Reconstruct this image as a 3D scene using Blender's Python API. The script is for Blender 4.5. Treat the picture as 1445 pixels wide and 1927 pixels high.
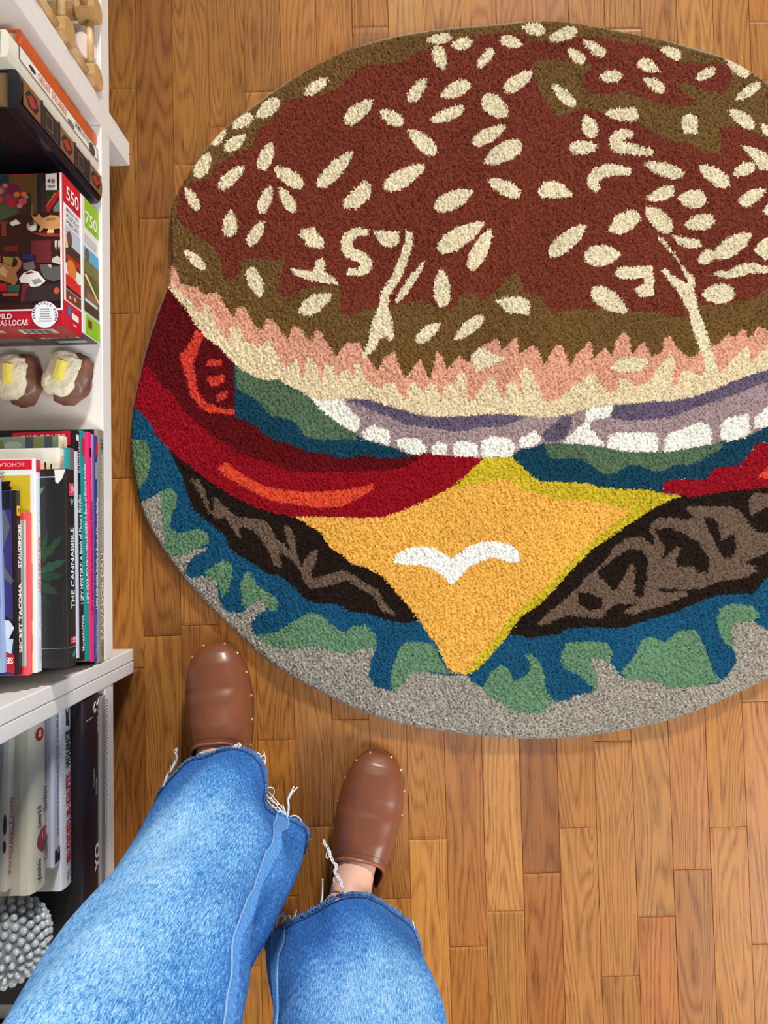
import bpy, bmesh, math, random
import numpy as np
from mathutils import Matrix, Vector, Euler

random.seed(7); RNG = np.random.default_rng(7)
for o in list(bpy.data.objects): bpy.data.objects.remove(o)
SC = bpy.context.scene; COL = SC.collection

# ------------------------------------------------------------------ camera
F_PX, CX, CY, CAM_H = 1336.0, 722.5, 963.5, 1.10
CAMR = np.array([[0.999688402, -0.0249367331, -0.00112209175],
                 [-0.0249605609, -0.999098598, -0.0343360074],
                 [-0.000264852439, 0.0343533164, -0.999409716]])   # world axes in camera axes (x right, y down, z forward)
def at(px, py, z=0.0):
    """world point at height z seen at a photograph pixel (arrays allowed)"""
    px = np.asarray(px, float); py = np.asarray(py, float)
    r = np.stack([(px-CX)/F_PX, (py-CY)/F_PX, np.ones_like(px)], -1) @ CAMR
    t = (z-CAM_H)/r[..., 2]
    w = r*t[..., None]; w[..., 2] += CAM_H
    return w
cam = bpy.data.cameras.new('camera'); co = bpy.data.objects.new('camera', cam); COL.objects.link(co)
cam.sensor_fit = 'VERTICAL'; cam.sensor_height = 36.0; cam.lens = 36.0*F_PX/1927.0; cam.clip_start = 0.02
m3 = Matrix(CAMR.T.tolist()) @ Matrix(((1,0,0),(0,-1,0),(0,0,-1)))
co.matrix_world = Matrix.Translation((0,0,CAM_H)) @ m3.to_4x4()
SC.camera = co

# ------------------------------------------------------------------ light and exposure
SC.view_settings.view_transform = 'Standard'; SC.view_settings.look = 'None'
SC.view_settings.gamma = 1.0; SC.view_settings.use_curve_mapping = False
SC.view_settings.exposure = 0.0
W = bpy.data.worlds.new('room_light'); SC.world = W; W.use_nodes = True
W.node_tree.nodes['Background'].inputs[0].default_value = (1.0, 0.97, 0.93, 1)
W.node_tree.nodes['Background'].inputs[1].default_value = 0.17
def area(name, loc, target, size, size_y, power, col):
    l = bpy.data.lights.new(name, 'AREA'); l.shape = 'RECTANGLE'; l.size = size; l.size_y = size_y
    l.energy = power; l.color = col
    o = bpy.data.objects.new(name, l); COL.objects.link(o); o.location = loc
    o.rotation_euler = (Vector(target)-Vector(loc)).to_track_quat('-Z', 'Y').to_euler()
    return o
area('window_light', (1.6, 6.9, 3.4), (0.1, 0.0, 0.0), 1.1, 0.6, 620, (1.0, 0.97, 0.93))
area('side_window_light', (2.5, -1.8, 2.0), (0.1, -0.45, 0.0), 1.5, 1.4, 98, (1.0, 0.985, 0.96))
area('ceiling_light', (0.35, -0.85, 2.4), (0.1, -0.5, 0.0), 0.4, 0.4, 15, (1.0, 0.92, 0.80))

# ------------------------------------------------------------------ helpers
def lin(r, g, b):
    f = lambda v: (v/255/12.92) if v/255 <= 0.04045 else ((v/255+0.055)/1.055)**2.4
    return (f(r), f(g), f(b), 1.0)
def lina(a):
    a = np.asarray(a, float)/255
    return np.where(a <= 0.04045, a/12.92, ((a+0.055)/1.055)**2.4)
_M = {}
def mat(rgb, rough=0.5, coat=0.0, metal=0.0, spec=0.5, bump=0.0, bscale=400, var=0.0, vscale=60, name=None):
    key = (rgb, rough, coat, metal, spec, bump, bscale, var, vscale)
    if key in _M: return _M[key]
    m = bpy.data.materials.new(name or 'paint_%d_%d_%d' % rgb); m.use_nodes = True
    nt = m.node_tree; b = nt.nodes['Principled BSDF']
    b.inputs['Base Color'].default_value = lin(*rgb); b.inputs['Roughness'].default_value = rough
    b.inputs['Metallic'].default_value = metal; b.inputs['Coat Weight'].default_value = coat
    b.inputs['Coat Roughness'].default_value = 0.15; b.inputs['Specular IOR Level'].default_value = spec
    if bump or var:
        tc = nt.nodes.new('ShaderNodeTexCoord'); n = nt.nodes.new('ShaderNodeTexNoise')
        nt.links.new(tc.outputs['Object'], n.inputs['Vector'])
        if bump:
            n.inputs['Scale'].default_value = bscale; n.inputs['Detail'].default_value = 4
            bp = nt.nodes.new('ShaderNodeBump'); bp.inputs['Strength'].default_value = bump; bp.inputs['Distance'].default_value = 0.002
            nt.links.new(n.outputs['Fac'], bp.inputs['Height']); nt.links.new(bp.outputs['Normal'], b.inputs['Normal'])
        if var:
            n2 = nt.nodes.new('ShaderNodeTexNoise'); n2.inputs['Scale'].default_value = vscale; n2.inputs['Detail'].default_value = 5
            nt.links.new(tc.outputs['Object'], n2.inputs['Vector'])
            r = nt.nodes.new('ShaderNodeMapRange'); r.inputs['From Min'].default_value = 0.3; r.inputs['From Max'].default_value = 0.7
            r.inputs['To Min'].default_value = 1-var; r.inputs['To Max'].default_value = 1+var
            nt.links.new(n2.outputs['Fac'], r.inputs['Value'])
            mx = nt.nodes.new('ShaderNodeMix'); mx.data_type = 'RGBA'; mx.blend_type = 'MULTIPLY'; mx.inputs['Factor'].default_value = 1
            mx.inputs['A'].default_value = lin(*rgb); nt.links.new(r.outputs['Result'], mx.inputs['B'])
            nt.links.new(mx.outputs['Result'], b.inputs['Base Color'])
    _M[key] = m; return m
def attr_mat(name, rough=0.6, coat=0.0, sheen=0.0):
    m = bpy.data.materials.new(name); m.use_nodes = True; nt = m.node_tree; b = nt.nodes['Principled BSDF']
    a = nt.nodes.new('ShaderNodeAttribute'); a.attribute_name = 'Col'
    nt.links.new(a.outputs['Color'], b.inputs['Base Color']); b.inputs['Roughness'].default_value = rough
    b.inputs['Coat Weight'].default_value = coat; b.inputs['Sheen Weight'].default_value = sheen
    return m
PRINT = attr_mat('printed_ink', 0.35)
def link(o, parent=None, label=None, cat=None, group=None, kind=None):
    COL.objects.link(o)
    if parent is not None: o.parent = parent
    if label: o['label'] = label
    if cat: o['category'] = cat
    if group: o['group'] = group
    if kind: o['kind'] = kind
    return o
def thing(name, label, cat, loc=(0,0,0), rotz=0.0, group=None):
    o = bpy.data.objects.new(name, None); o.location = loc; o.rotation_euler = (0,0,rotz); o.empty_display_size = 0.03
    return link(o, None, label, cat, group)
def obj(name, verts, faces, material, parent=None, smooth=False, M=None, **kw):
    me = bpy.data.meshes.new(name)
    if M is not None: verts = [M @ Vector(v) for v in verts]
    me.from_pydata([tuple(v) for v in verts], [], faces); me.update()
    if material is not None: me.materials.append(material)
    if smooth: me.polygons.foreach_set('use_smooth', [True]*len(me.polygons))
    return link(bpy.data.objects.new(name, me), parent, **kw)
def bm_obj(name, bm, material, parent=None, smooth=False, **kw):
    me = bpy.data.meshes.new(name); bm.to_mesh(me); bm.free(); me.update()
    me.materials.append(material)
    if smooth: me.polygons.foreach_set('use_smooth', [True]*len(me.polygons))
    return link(bpy.data.objects.new(name, me), parent, **kw)
def bbox_bm(bm, lo, hi, M=None, bev=0.0, seg=1):
    lo = Vector(lo); hi = Vector(hi); c = (lo+hi)/2; d = hi-lo
    g = bmesh.ops.create_cube(bm, size=1.0, matrix=Matrix.Translation(c) @ Matrix.Diagonal((d.x, d.y, d.z, 1)))
    vs = g['verts']
    if bev:
        es = list({e for v in vs for e in v.link_edges})
        r = bmesh.ops.bevel(bm, geom=es, offset=bev, segments=seg, affect='EDGES', profile=0.5)
        vs = list({v for f in r['faces'] for v in f.verts} | {v for v in vs if v.is_valid})
    if M is not None: bmesh.ops.transform(bm, matrix=M, verts=vs)
    return vs
def box(name, lo, hi, material, parent=None, bev=0.0, seg=1, M=None, **kw):
    bm = bmesh.new(); bbox_bm(bm, lo, hi, None, bev, seg)
    if M is not None: bmesh.ops.transform(bm, matrix=M, verts=bm.verts)
    return bm_obj(name, bm, material, parent, **kw)
def tube(name, pts, r, material, parent=None, n=8, caps=True, **kw):
    pts = [Vector(p) for p in pts]; V = []; Fc = []
    rr = r if hasattr(r, '__len__') else [r]*len(pts)
    up = Vector((0,0,1)); prev = None
    for i, p in enumerate(pts):
        t = (pts[min(i+1, len(pts)-1)]-pts[max(i-1, 0)]).normalized()
        if prev is None:
            a = t.cross(up); a = a if a.length > 1e-3 else t.cross(Vector((1,0,0)))
        else: a = prev - t*prev.dot(t)
        a.normalize(); prev = a; b = t.cross(a)
        for k in range(n):
            an = 2*math.pi*k/n; V.append(p + (a*math.cos(an)+b*math.sin(an))*rr[i])
    for i in range(len(pts)-1):
        for k in range(n):
            Fc.append((i*n+k, i*n+(k+1) % n, (i+1)*n+(k+1) % n, (i+1)*n+k))
    if caps: Fc.append(tuple(range(n-1, -1, -1))); Fc.append(tuple((len(pts)-1)*n+k for k in range(n)))
    return obj(name, V, Fc, material, parent, smooth=True, **kw)
def spline(pts, n):
    """Catmull-Rom through points"""
    P = [np.array(p, float) for p in pts]; P = [2*P[0]-P[1]] + P + [2*P[-1]-P[-2]]; out = []
    for i in range(1, len(P)-2):
        for k in range(n):
            t = k/n; a, b, c, d = P[i-1], P[i], P[i+1], P[i+2]
            out.append(0.5*((2*b)+(c-a)*t+(2*a-5*b+4*c-d)*t*t+(3*b-a-3*c+d)*t**3))
    out.append(P[-2]); return out
_TX = {}
def lettering(s, M, w, h, rgb, parent, bold=0.012, shear=0.0, name='lettering', rough=0.45):
    """flat text mesh filling w x h in the plane of M (x = reading direction, y = up)"""
    key = (s, bold, shear)
    if key not in _TX:
        cu = bpy.data.curves.new('t', 'FONT'); cu.body = s; cu.offset = bold; cu.shear = shear; cu.resolution_u = 3
        t = bpy.data.objects.new('t', cu); COL.objects.link(t)
        me = bpy.data.meshes.new_from_object(t); bpy.data.objects.remove(t); bpy.data.curves.remove(cu)
        co_ = np.zeros(len(me.vertices)*3); me.vertices.foreach_get('co', co_); co_ = co_.reshape(-1, 3)
        _TX[key] = (co_, [tuple(p.vertices) for p in me.polygons]); bpy.data.meshes.remove(me)
    c, f = _TX[key]; lo = c.min(0); hi = c.max(0); d = np.maximum(hi-lo, 1e-6)
    v = [((p[0]-lo[0])/d[0]*w, (p[1]-lo[1])/d[1]*h, 0) for p in c]
    return obj(name, v, f, mat(rgb, rough), parent, M=M)
def frame(o, right, up):
    """matrix whose x = right, y = up, origin o"""
    r = Vector(right).normalized(); u = Vector(up).normalized(); n = r.cross(u)
    m = Matrix.Identity(4)
    for i in range(3): m[i][0] = r[i]; m[i][1] = u[i]; m[i][2] = n[i]; m[i][3] = o[i]
    return m
def print_mesh(name, shapes, M, parent, lift=0.00025):
    """flat printed shapes [(rgb, [(x, y)...])...] stacked in order, in the plane of M"""
    V = []; Fc = []; C = []
    for i, (rgb, poly) in enumerate(shapes):
        k = len(V); V += [(x, y, lift*(0.4+i*0.12)) for x, y in poly]; Fc.append(tuple(range(k, len(V)))); C += [lin(*rgb)]*len(poly)
    o = obj(name, V, Fc, PRINT, parent, M=M)
    a = o.data.color_attributes.new('Col', 'FLOAT_COLOR', 'POINT')
    a.data.foreach_set('color', np.array(C, np.float32).ravel()); return o
def rect(x0, y0, x1, y1): return [(x0,y0),(x1,y0),(x1,y1),(x0,y1)]
def disc(cx, cy, rx, ry=None, n=20):
    ry = ry or rx
    return [(cx+rx*math.cos(2*math.pi*k/n), cy+ry*math.sin(2*math.pi*k/n)) for k in range(n)]

# ------------------------------------------------------------------ floor: every oak strip a plank of its own
def oak():
    m = bpy.data.materials.new('oak_strip'); m.use_nodes = True; nt = m.node_tree; N = nt.nodes; L = nt.links
    b = N['Principled BSDF']
    geo = N.new('ShaderNodeNewGeometry'); oi = N.new('ShaderNodeObjectInfo')
    off = N.new('ShaderNodeVectorMath'); off.operation = 'SCALE'; off.inputs[0].default_value = (37.1, 53.7, 0)
    L.new(oi.outputs['Random'], off.inputs['Scale'])
    pos = N.new('ShaderNodeVectorMath'); pos.operation = 'ADD'; L.new(geo.outputs['Position'], pos.inputs[0]); L.new(off.outputs[0], pos.inputs[1])
    def mp(sx, sy):
        x = N.new('ShaderNodeVectorMath'); x.operation = 'MULTIPLY'; x.inputs[1].default_value = (sx, sy, 0); L.new(pos.outputs[0], x.inputs[0]); return x.outputs[0]
    def noise(v, scale, detail, rough=0.55, dist=0.0):
        n = N.new('ShaderNodeTexNoise'); n.inputs['Scale'].default_value = scale; n.inputs['Detail'].default_value = detail
        n.inputs['Roughness'].default_value = rough; n.inputs['Distortion'].default_value = dist; L.new(v, n.inputs['Vector']); return n.outputs['Fac']
    def rng(v, a, b_, c, d):
        r = N.new('ShaderNodeMapRange'); r.inputs[1].default_value = a; r.inputs[2].default_value = b_; r.inputs[3].default_value = c; r.inputs[4].default_value = d; L.new(v, r.inputs[0]); return r.outputs[0]
    def math_(op, a, b_):
        r = N.new('ShaderNodeMath'); r.operation = op
        for i, q in enumerate((a, b_)):
            if isinstance(q, (int, float)): r.inputs[i].default_value = q
            else: L.new(q, r.inputs[i])
        return r.outputs[0]
    # growth rings: contour lines of a stretched noise field
    field = noise(mp(16, 1.7), 1.0, 1.5, 0.45, 0.25)
    ring = math_('FRACT', math_('MULTIPLY', field, 24.0), 0)
    ring = rng(math_('ABSOLUTE', math_('SUBTRACT', ring, 0.5), 0), 0.16, 0.5, 0.0, 1.0)
    fine = noise(mp(420, 9), 1.0, 3, 0.6)
    pores = rng(noise(mp(900, 28), 1.0, 2, 0.5), 0.54, 0.64, 0.0, 1.0)
    dash = rng(noise(mp(300, 11), 1.0, 2, 0.6), 0.53, 0.68, 0.0, 1.0)
    blotch = noise(mp(9, 3), 1.0, 3, 0.5)
    tone = math_('ADD', math_('MULTIPLY', ring, 0.36), math_('MULTIPLY', rng(fine, 0.3, 0.7, 0, 1), 0.26))
    tone = math_('ADD', tone, math_('MULTIPLY', math_('MULTIPLY', pores, rng(ring, 0.0, 1.0, 0.35, 1.0)), 0.48))
    tone = math_('ADD', tone, math_('MULTIPLY', dash, 0.24))
    tone = math_('ADD', tone, math_('MULTIPLY', rng(blotch, 0.3, 0.7, -1, 1), 0.12))
    dark = N.new('ShaderNodeMix'); dark.data_type = 'RGBA'; dark.blend_type = 'MULTIPLY'; dark.inputs['Factor'].default_value = 1
    L.new(oi.outputs['Color'], dark.inputs['A']); dark.inputs['B'].default_value = (0.30, 0.205, 0.125, 1)
    mix = N.new('ShaderNodeMix'); mix.data_type = 'RGBA'; L.new(tone, mix.inputs['Factor'])
    L.new(oi.outputs['Color'], mix.inputs['A']); L.new(dark.outputs['Result'], mix.inputs['B'])
    L.new(mix.outputs['Result'], b.inputs['Base Color'])
    b.inputs['Roughness'].default_value = 0.42; b.inputs['Specular IOR Level'].default_value = 0.3
    b.inputs['Coat Weight'].default_value = 0.05; b.inputs['Coat Roughness'].default_value = 0.28
    bp = N.new('ShaderNodeBump'); bp.inputs['Strength'].default_value = 0.12; bp.inputs['Distance'].default_value = 0.001
    L.new(math_('SUBTRACT', 1.0, tone), bp.inputs['Height']); L.new(bp.outputs['Normal'], b.inputs['Normal'])
    return m
OAK = oak()
PITCH, X0 = 0.0573, -0.3753
FX0, FX1, FY0, FY1 = X0-18*PITCH, X0+25*PITCH, -1.15, 1.20
floor = thing('floor', None, None); floor['kind'] = 'structure'
box('subfloor', (FX0, FY0, -0.03), (FX1, FY1, -0.0185), mat((46, 28, 14), 0.8), floor)
box('tongue_joint', (FX0, FY0, -0.0185), (FX1, FY1, -0.0016), mat((74, 44, 22), 0.8), floor)
bm = bmesh.new(); bbox_bm(bm, (-0.5,-0.5,-1), (0.5,0.5,0))
top = [f for f in bm.faces if f.normal.z > 0.9][0]
bmesh.ops.inset_region(bm, faces=[top], thickness=0.009, depth=0.0)
for v in bm.verts:
    if abs(abs(v.co.x)-0.5) < 1e-4 and v.co.z > -0.5: v.co.z = -0.03
UNIT = bpy.data.meshes.new('plank'); bm.to_mesh(UNIT); bm.free(); UNIT.materials.append(OAK)
SEEN = [(233,167),(290,411),(342,310),(410,238),(692,51),(1424,41),(236,590),(232,900),(306,1197),(350,1177),(260,1257),
        (515,1393),(629,1355),(595,1556),(798,1580),(740,1691),(943,1715),(877,1782),(1000,1644),(1082,1558),(1147,1395),
        (1229,1726),(1295,1637),(1364,1557),(1424,1778),(1160,1838),(1420,1321),(540,1687),(468,1818)]
JOINTS = {}
for px, py in SEEN:
    w = at(px, py); JOINTS.setdefault(int(math.floor((w[0]-X0)/PITCH)), []).append(float(w[1]))
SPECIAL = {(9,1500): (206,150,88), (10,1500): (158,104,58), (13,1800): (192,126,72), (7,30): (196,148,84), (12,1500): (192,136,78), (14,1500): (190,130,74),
           (16,1500): (192,134,76), (8,1600): (178,118,62), (15,1700): (194,136,72), (-1,1300): (168,114,60), (0,1100): (162,106,54), (11,1700): (194,138,80), (13,1600): (188,136,80), (14,1800): (180,126,74), (10,1750): (180,118,64), (-1,80): (158,112,56), (-1,350): (160,112,56), (0,200): (152,102,50), (1,150): (164,116,58), (2,100): (168,118,58), (0,700): (160,108,54), (-1,750): (166,114,58), (3,100): (170,120,62)}  # single plank tones; the upper-left ones have dimmer corner light painted in
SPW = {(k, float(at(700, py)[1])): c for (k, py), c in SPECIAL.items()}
for k in range(-18, 25):
    ys = sorted(JOINTS.get(k, []))
    lo = ys[0] if ys else random.uniform(-0.5, 0.4)
    c = [lo]
    while c[0] > FY0: c.insert(0, c[0]-random.uniform(0.32, 0.8))
    for y in ys[1:]: c.append(y)
    while c[-1] < FY1: c.append(c[-1]+random.uniform(0.34, 0.85))
    c[0] = FY0; c[-1] = FY1
    c = [FY0] + [y for y in c if FY0+0.03 < y < FY1-0.03] + [FY1]
    for a, b in zip(c[:-1], c[1:]):
        o = bpy.data.objects.new('plank', UNIT)
        o.location = (X0+(k+0.5)*PITCH, (a+b)/2, random.uniform(-0.0004, 0.0)); o.scale = (PITCH-0.0004, b-a-0.0007, 0.018)
        t = random.random(); u = random.random()
        base = np.array([182,122,60])*(1-t)+np.array([198,142,74])*t + (u-0.5)*np.array([12,3,-10]) + random.uniform(-5, 4)
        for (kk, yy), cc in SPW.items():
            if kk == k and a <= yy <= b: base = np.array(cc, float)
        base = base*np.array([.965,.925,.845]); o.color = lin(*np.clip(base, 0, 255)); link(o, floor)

# ------------------------------------------------------------------ wall behind the bookcase
WALLM = mat((226, 220, 208), 0.85, bump=0.05, bscale=90)
wl = box('wall_left', (-0.80, FY0, 0.0), (-0.70, FY1, 2.4), WALLM); wl['kind'] = 'structure'
bl = box('baseboard_left', (-0.70, FY0, 0.0), (-0.688, FY1, 0.09), mat((236, 234, 228), 0.4), bev=0.003); bl['kind'] = 'structure'

# ------------------------------------------------------------------ the burger rug
CROPS = {'A': (220,20,3.4405), 'B': (600,20,3.4405), 'C': (1000,20,3.2472), 'D': (220,480,3.4405), 'E': (600,480,3.4405),
         'F': (1000,480,3.2472), 'G': (220,900,2.4083), 'H': (800,900,2.2403), 'P': (0,0,1.0)}
def tr(crop, pts):
    ox, oy, s = CROPS[crop]; return [(ox+x/s, oy+y/s) for x, y in pts]
OUT = ([(319,497),(317,407),(333,357),(362,311),(394,267),(423,235),(482,191),(525,160),(583,125),(640,97),(658,88),(745,64),(832,51),(920,43),(978,38),
        (1000,36),(1062,38),(1154,52),(1246,71),(1323,91),(1369,106),(1410,128),(1445,152),(1500,191),(1562,241),(1618,311),(1652,360),(1667,420),(1668,500),(1672,540),
        (1698,600),(1718,660),(1733,720),(1744,780),(1747,830),(1744,880),(1731,941),(1716,983),(1687,1033),(1645,1091),(1604,1137),(1562,1178),(1513,1224),
        (1445,1279),(1380,1311),(1313,1340),(1246,1362),(1157,1380),(1068,1391),(978,1393),(889,1386),(820,1377),(739,1361),(677,1340),(614,1311),(531,1265),
        (477,1224),(428,1178),(386,1137),(345,1091),(303,1033),(274,983),(259,941),(252,901),(245,858),(243,814),(248,759),(258,712),(272,654),(293,588),(313,535),(316,509)])
PINK = [(319,492),(335,518),(339,532),(371,540),(383,553),(409,548),(421,573),(439,595),(444,577),(458,576),(476,608),(490,622),(500,598),(516,604),(528,622),(541,640),(550,611),(564,617),(583,641),(598,617),
        (615,646),(632,670),(649,644),(673,643),(687,666),(710,698),(722,669),(742,660),(751,689),(761,713),(774,695),(789,673),(801,701),(808,713),(815,689),(821,659),(833,672),(840,695),(850,683),(863,666),(882,681),(896,654),(920,643),(936,634),(943,657),(960,643),(971,633),(975,666),(989,657),
        (1000,648),(1011,656),(1022,686),(1034,665),(1046,646),(1059,652),(1072,689),(1083,665),(1111,639),(1114,677),(1135,652),(1151,668),(1157,640),(1171,623),(1182,634),(1188,668),(1200,649),(1212,642),(1226,671),(1246,659),(1249,634),(1259,629),(1277,656),(1299,672),(1317,659),(1339,649),(1351,646),(1370,626),(1382,634),(1397,614),(1407,637),(1428,611),(1445,622),
        (1470,590),(1490,610),(1520,570),(1545,590),(1575,560),(1600,560),(1640,520),(1668,485)]
CREAM = [(313,535),(332,537),(342,550),(357,567),(377,593),(383,570),(391,573),(400,596),(409,620),(429,643),(435,611),(450,614),(461,643),(473,643),(490,651),(502,637),(516,657),(537,692),(546,683),(557,676),(569,713),(573,689),(580,669),(595,683),(604,721),
         (612,684),(628,689),(632,713),(644,694),(655,695),(665,712),(666,684),(676,684),(687,713),(710,730),(725,720),(740,721),(751,742),(763,753),(767,727),(777,717),(789,727),(796,739),(806,715),(821,724),(830,756),(835,724),(847,720),(856,727),(859,701),(873,698),(881,759),(891,750),(908,721),(926,705),(936,733),(947,752),(953,721),(966,715),(987,756),(975,704),(987,689),(1000,699),
         (1017,736),(1023,754),(1037,754),(1059,743),(1080,723),(1115,700),(1125,717),(1136,733),(1151,739),(1160,733),(1163,711),(1179,714),(1194,726),(1216,720),(1234,696),(1253,674),(1266,665),(1271,680),(1262,726),(1274,720),(1283,699),(1293,692),(1317,708),(1326,696),(1348,692),(1357,700),(1376,677),(1400,652),(1411,656),(1410,680),(1431,662),(1445,648),
         (1480,640),(1520,610),(1560,610),(1600,580),(1650,535)]
CUT = [(313,535),(322,550),(348,579),(365,608),(389,637),(412,654),(437,681),(450,692),(470,705),(493,714),(522,713),(546,727),(569,739),(586,750),(640,752),(693,750),(716,759),(745,768),(786,779),(821,784),(862,782),(891,781),(928,778),(987,781),(1020,785),
       (1043,783),(1077,777),(1102,769),(1132,763),(1154,760),(1185,760),(1222,754),(1262,754),(1308,745),(1348,729),(1385,714),(1425,700),(1445,698),(1500,680),(1560,650),(1620,600),(1668,535)]
TOMB = [(248,759),(281,794),(296,823),(307,833),(322,846),(348,869),(377,893),(423,925),(467,948),(505,962),(548,971),(600,971),(670,974),(725,971),(763,957),(803,939),(847,916),(870,899),(905,864)]
TOMT = [(902,861),(862,858),(827,855),(801,851),(774,856),(766,861),(710,861),(687,855),(658,861),(636,861),(609,851),(578,849),(548,835),(516,829),(493,814),(467,794),(441,782),(439,771),(442,736),(438,721),(437,681)]
CHL = [(548,969),(573,983),(602,1002),(619,1029),(644,1045),(660,1060),(685,1066),(718,1083),(743,1112),(768,1141),(787,1166),(801,1187),(820,1211),(840,1253),(849,1266)]
CHR = [(1282,931),(1224,958),(1157,1003),(1112,1034),(1068,1079),(1014,1137),(979,1159),(947,1204),(921,1235),(894,1262),(880,1268)]
PATB = [(785,1166),(760,1172),(731,1168),(698,1155),(656,1149),(631,1133),(602,1135),(573,1126),(552,1103),(527,1083),(502,1079),(477,1060),(453,1047),(432,1031),(423,1008),(399,987),(378,971),(361,954),(349,917),(340,890),(330,875),(320,846)]
OLIVE=(108,80,42); CROWN=(114,50,36); SEED=(226,213,180); PNK=(216,158,132); CRM=(224,206,170); WHT=(236,234,224); PUR=(98,86,108); LPUR=(160,138,140)
GRN=(84,108,82); BLU=(16,62,82); DRED=(92,2,12); CRI=(142,2,26); ORG=(214,72,46); DBRN=(30,19,12); TAUP=(104,84,70); GREY=(156,150,138); CHE=(230,172,76); CHG=(196,174,40); GRNL=(98,134,102); BLUL=(20,78,110)
LAY = []          # (motif, colour, polygon)  painted in order
def lay(motif, col, crop, pts): LAY.append((motif, col, tr(crop, pts)))
lay('bun_pile', OLIVE, 'P', [(200,0),(1800,0),(1800,560)] + CUT[::-1] + [(200,535)])
lay('cut_bun_pile', PNK, 'P', PINK + CUT[::-1]); lay('cut_bun_pile', CRM, 'P', CREAM + CUT[::-1])
CR = tr('A',[(390,1290),(400,1170),(470,1110),(600,1080),(640,1000),(720,940),(870,880),(900,780),(1010,680),(1100,580),(1200,555),(1330,545)]) + \
     tr('B',[(130,490),(200,410),(290,350),(420,340),(520,335),(620,280),(720,235),(850,185),(1000,160),(1130,140),(1200,135),(1330,150)]) + \
     tr('C',[(0,180),(150,200),(280,160),(400,160),(550,190),(700,205),(770,230),(810,280),(920,310),(1050,310),(1190,310),(1220,370),(1215,450),(1180,500),(1050,480),(960,440),(870,430),(930,490),(1020,565),(950,580),(830,580),(700,540),(570,490),(480,515),(350,500),(300,450),(310,400),(370,330),(280,310),(60,300),(0,330),(0,390),(40,480),(100,580),(150,640),(200,640),(260,600),(350,590),(430,620),(480,660),(640,680),(740,730),(840,800),(960,810),(1050,870),(1150,875),(1150,800),(1140,720),(1220,710),(1330,720),(1445,790)]) + \
     [(1510,300),(1570,340),(1612,400),(1620,440),(1590,470),(1560,500),(1540,470),(1500,500),(1470,520)] + \
     tr('F',[(1445,190),(1400,230),(1330,270),(1240,285),(1100,300),(1030,300),(970,370),(850,370),(740,340),(620,345),(420,330),(280,330),(200,340),(140,360),(90,320),(70,270)]) + \
     tr('E',[(1440,270),(1330,240),(1300,150),(1270,105),(1200,170),(1130,240),(1060,290),(1000,240),(930,240),(870,330),(800,350),(720,320),(680,290),(600,290),(500,320),(430,330),(300,340),(200,400),(140,370),(130,190)]) + \
     tr('D',[(1300,200),(1200,220),(1130,260),(1060,270),(1040,230),(1060,130),(1080,20)]) + \
     tr('A',[(1000,1610),(810,1600),(790,1690),(730,1755),(690,1710),(660,1580),(610,1520),(500,1450),(440,1400),(390,1330)])
LAY.append(('bun_pile', CROWN, CR))
lay('tomato_pile', DRED, 'P', [(200,535)] + [(313,535)] + CUT[1:7] + TOMT[::-1][1:] + TOMB[::-1] + [(200,759)])
lay('tomato_pile', CRI, 'P', [(200,660),(264,681),(284,695),(301,721),(325,742),(342,768),(365,791),(389,814),(423,835),(453,855),(496,867),(540,884),(583,887),(640,887),(725,884),(763,878),(780,867),(803,851)] + [(902,861),(905,864)] + TOMB[::-1] + [(200,759)])
lay('tomato_pile', (88,2,14), 'D', [(560,520),(660,600),(745,690),(750,830),(765,880),(755,1010),(650,980),(580,950),(520,880),(500,790),(490,700),(520,620)])
lay('tomato_pile', (206,62,46), 'D', [(510,470),(560,520),(520,620),(490,700),(510,800),(520,880),(580,950),(650,980),(755,1000),(755,1030),(650,1020),(570,1010),(510,950),(470,900),(450,800),(420,710),(400,650),(450,590),(490,520)])
for p in ([(570,690),(600,670),(670,675),(680,710),(580,720)], [(570,790),(690,770),(690,820),(610,850)], [(640,900),(720,870),(700,930),(650,945)]): lay('tomato_pile', (198,60,46), 'D', p)
lay('tomato_pile', ORG, 'P', [(409,881),(418,871),(429,872),(461,896),(496,913),(540,922),(583,925),(629,923),(673,916),(705,909),(699,922),(673,936),(644,951),(598,955),(554,948),(511,942),(476,925),(438,904),(418,893)])
lay('lettuce_pile', BLU, 'P', [(437,681)] + CUT[7:15] + [(700,760),(800,800),(860,858)] + TOMT[1:-1])
lay('lettuce_pile', GRN, 'P', [(441,686),(470,705),(493,714),(522,713),(546,727),(586,750),(600,768),(638,797),(667,814),(673,826),(600,826),(572,820),(557,794),(540,788),(505,779),(490,759),(476,747),(444,730)])
# lettuce below the onion on the right, right hand tomato
lay('lettuce_pile#2', BLU, 'P', [(958,861),(975,845),(1020,833),(1200,845),(1445,790),(1760,530),(1760,820),(1445,830),(1421,834),(1409,852),(1391,874),(1345,880),(1323,902),(1271,900),(1246,908),(1246,928),(1222,920),(1166,919),(1129,916),(1105,908),(1018,905),(1000,894),(978,873)])
lay('lettuce_pile#2', GRN, 'F', [(80,1160),(110,1135),(250,1140),(450,1165),(560,1185),(700,1190),(900,1180),(1090,1140),(1110,1125),(1170,1150),(1140,1190),(1050,1235),(960,1285),(870,1280),(790,1320),(720,1310),(640,1275),(580,1285),(520,1330),(440,1335),(390,1300),(310,1245),(240,1240),(130,1240),(90,1200)])
lay('tomato_pile#2', CRI, 'F', [(800,1390),(830,1370),(880,1365),(1050,1370),(1120,1300),(1270,1280),(1330,1210),(1370,1150),(1445,1145),(1700,1040),(2300,700),(2440,900),(2400,1100),(2000,1400),(1445,1420),(1200,1440),(960,1480),(910,1462),(800,1452)])
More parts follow.
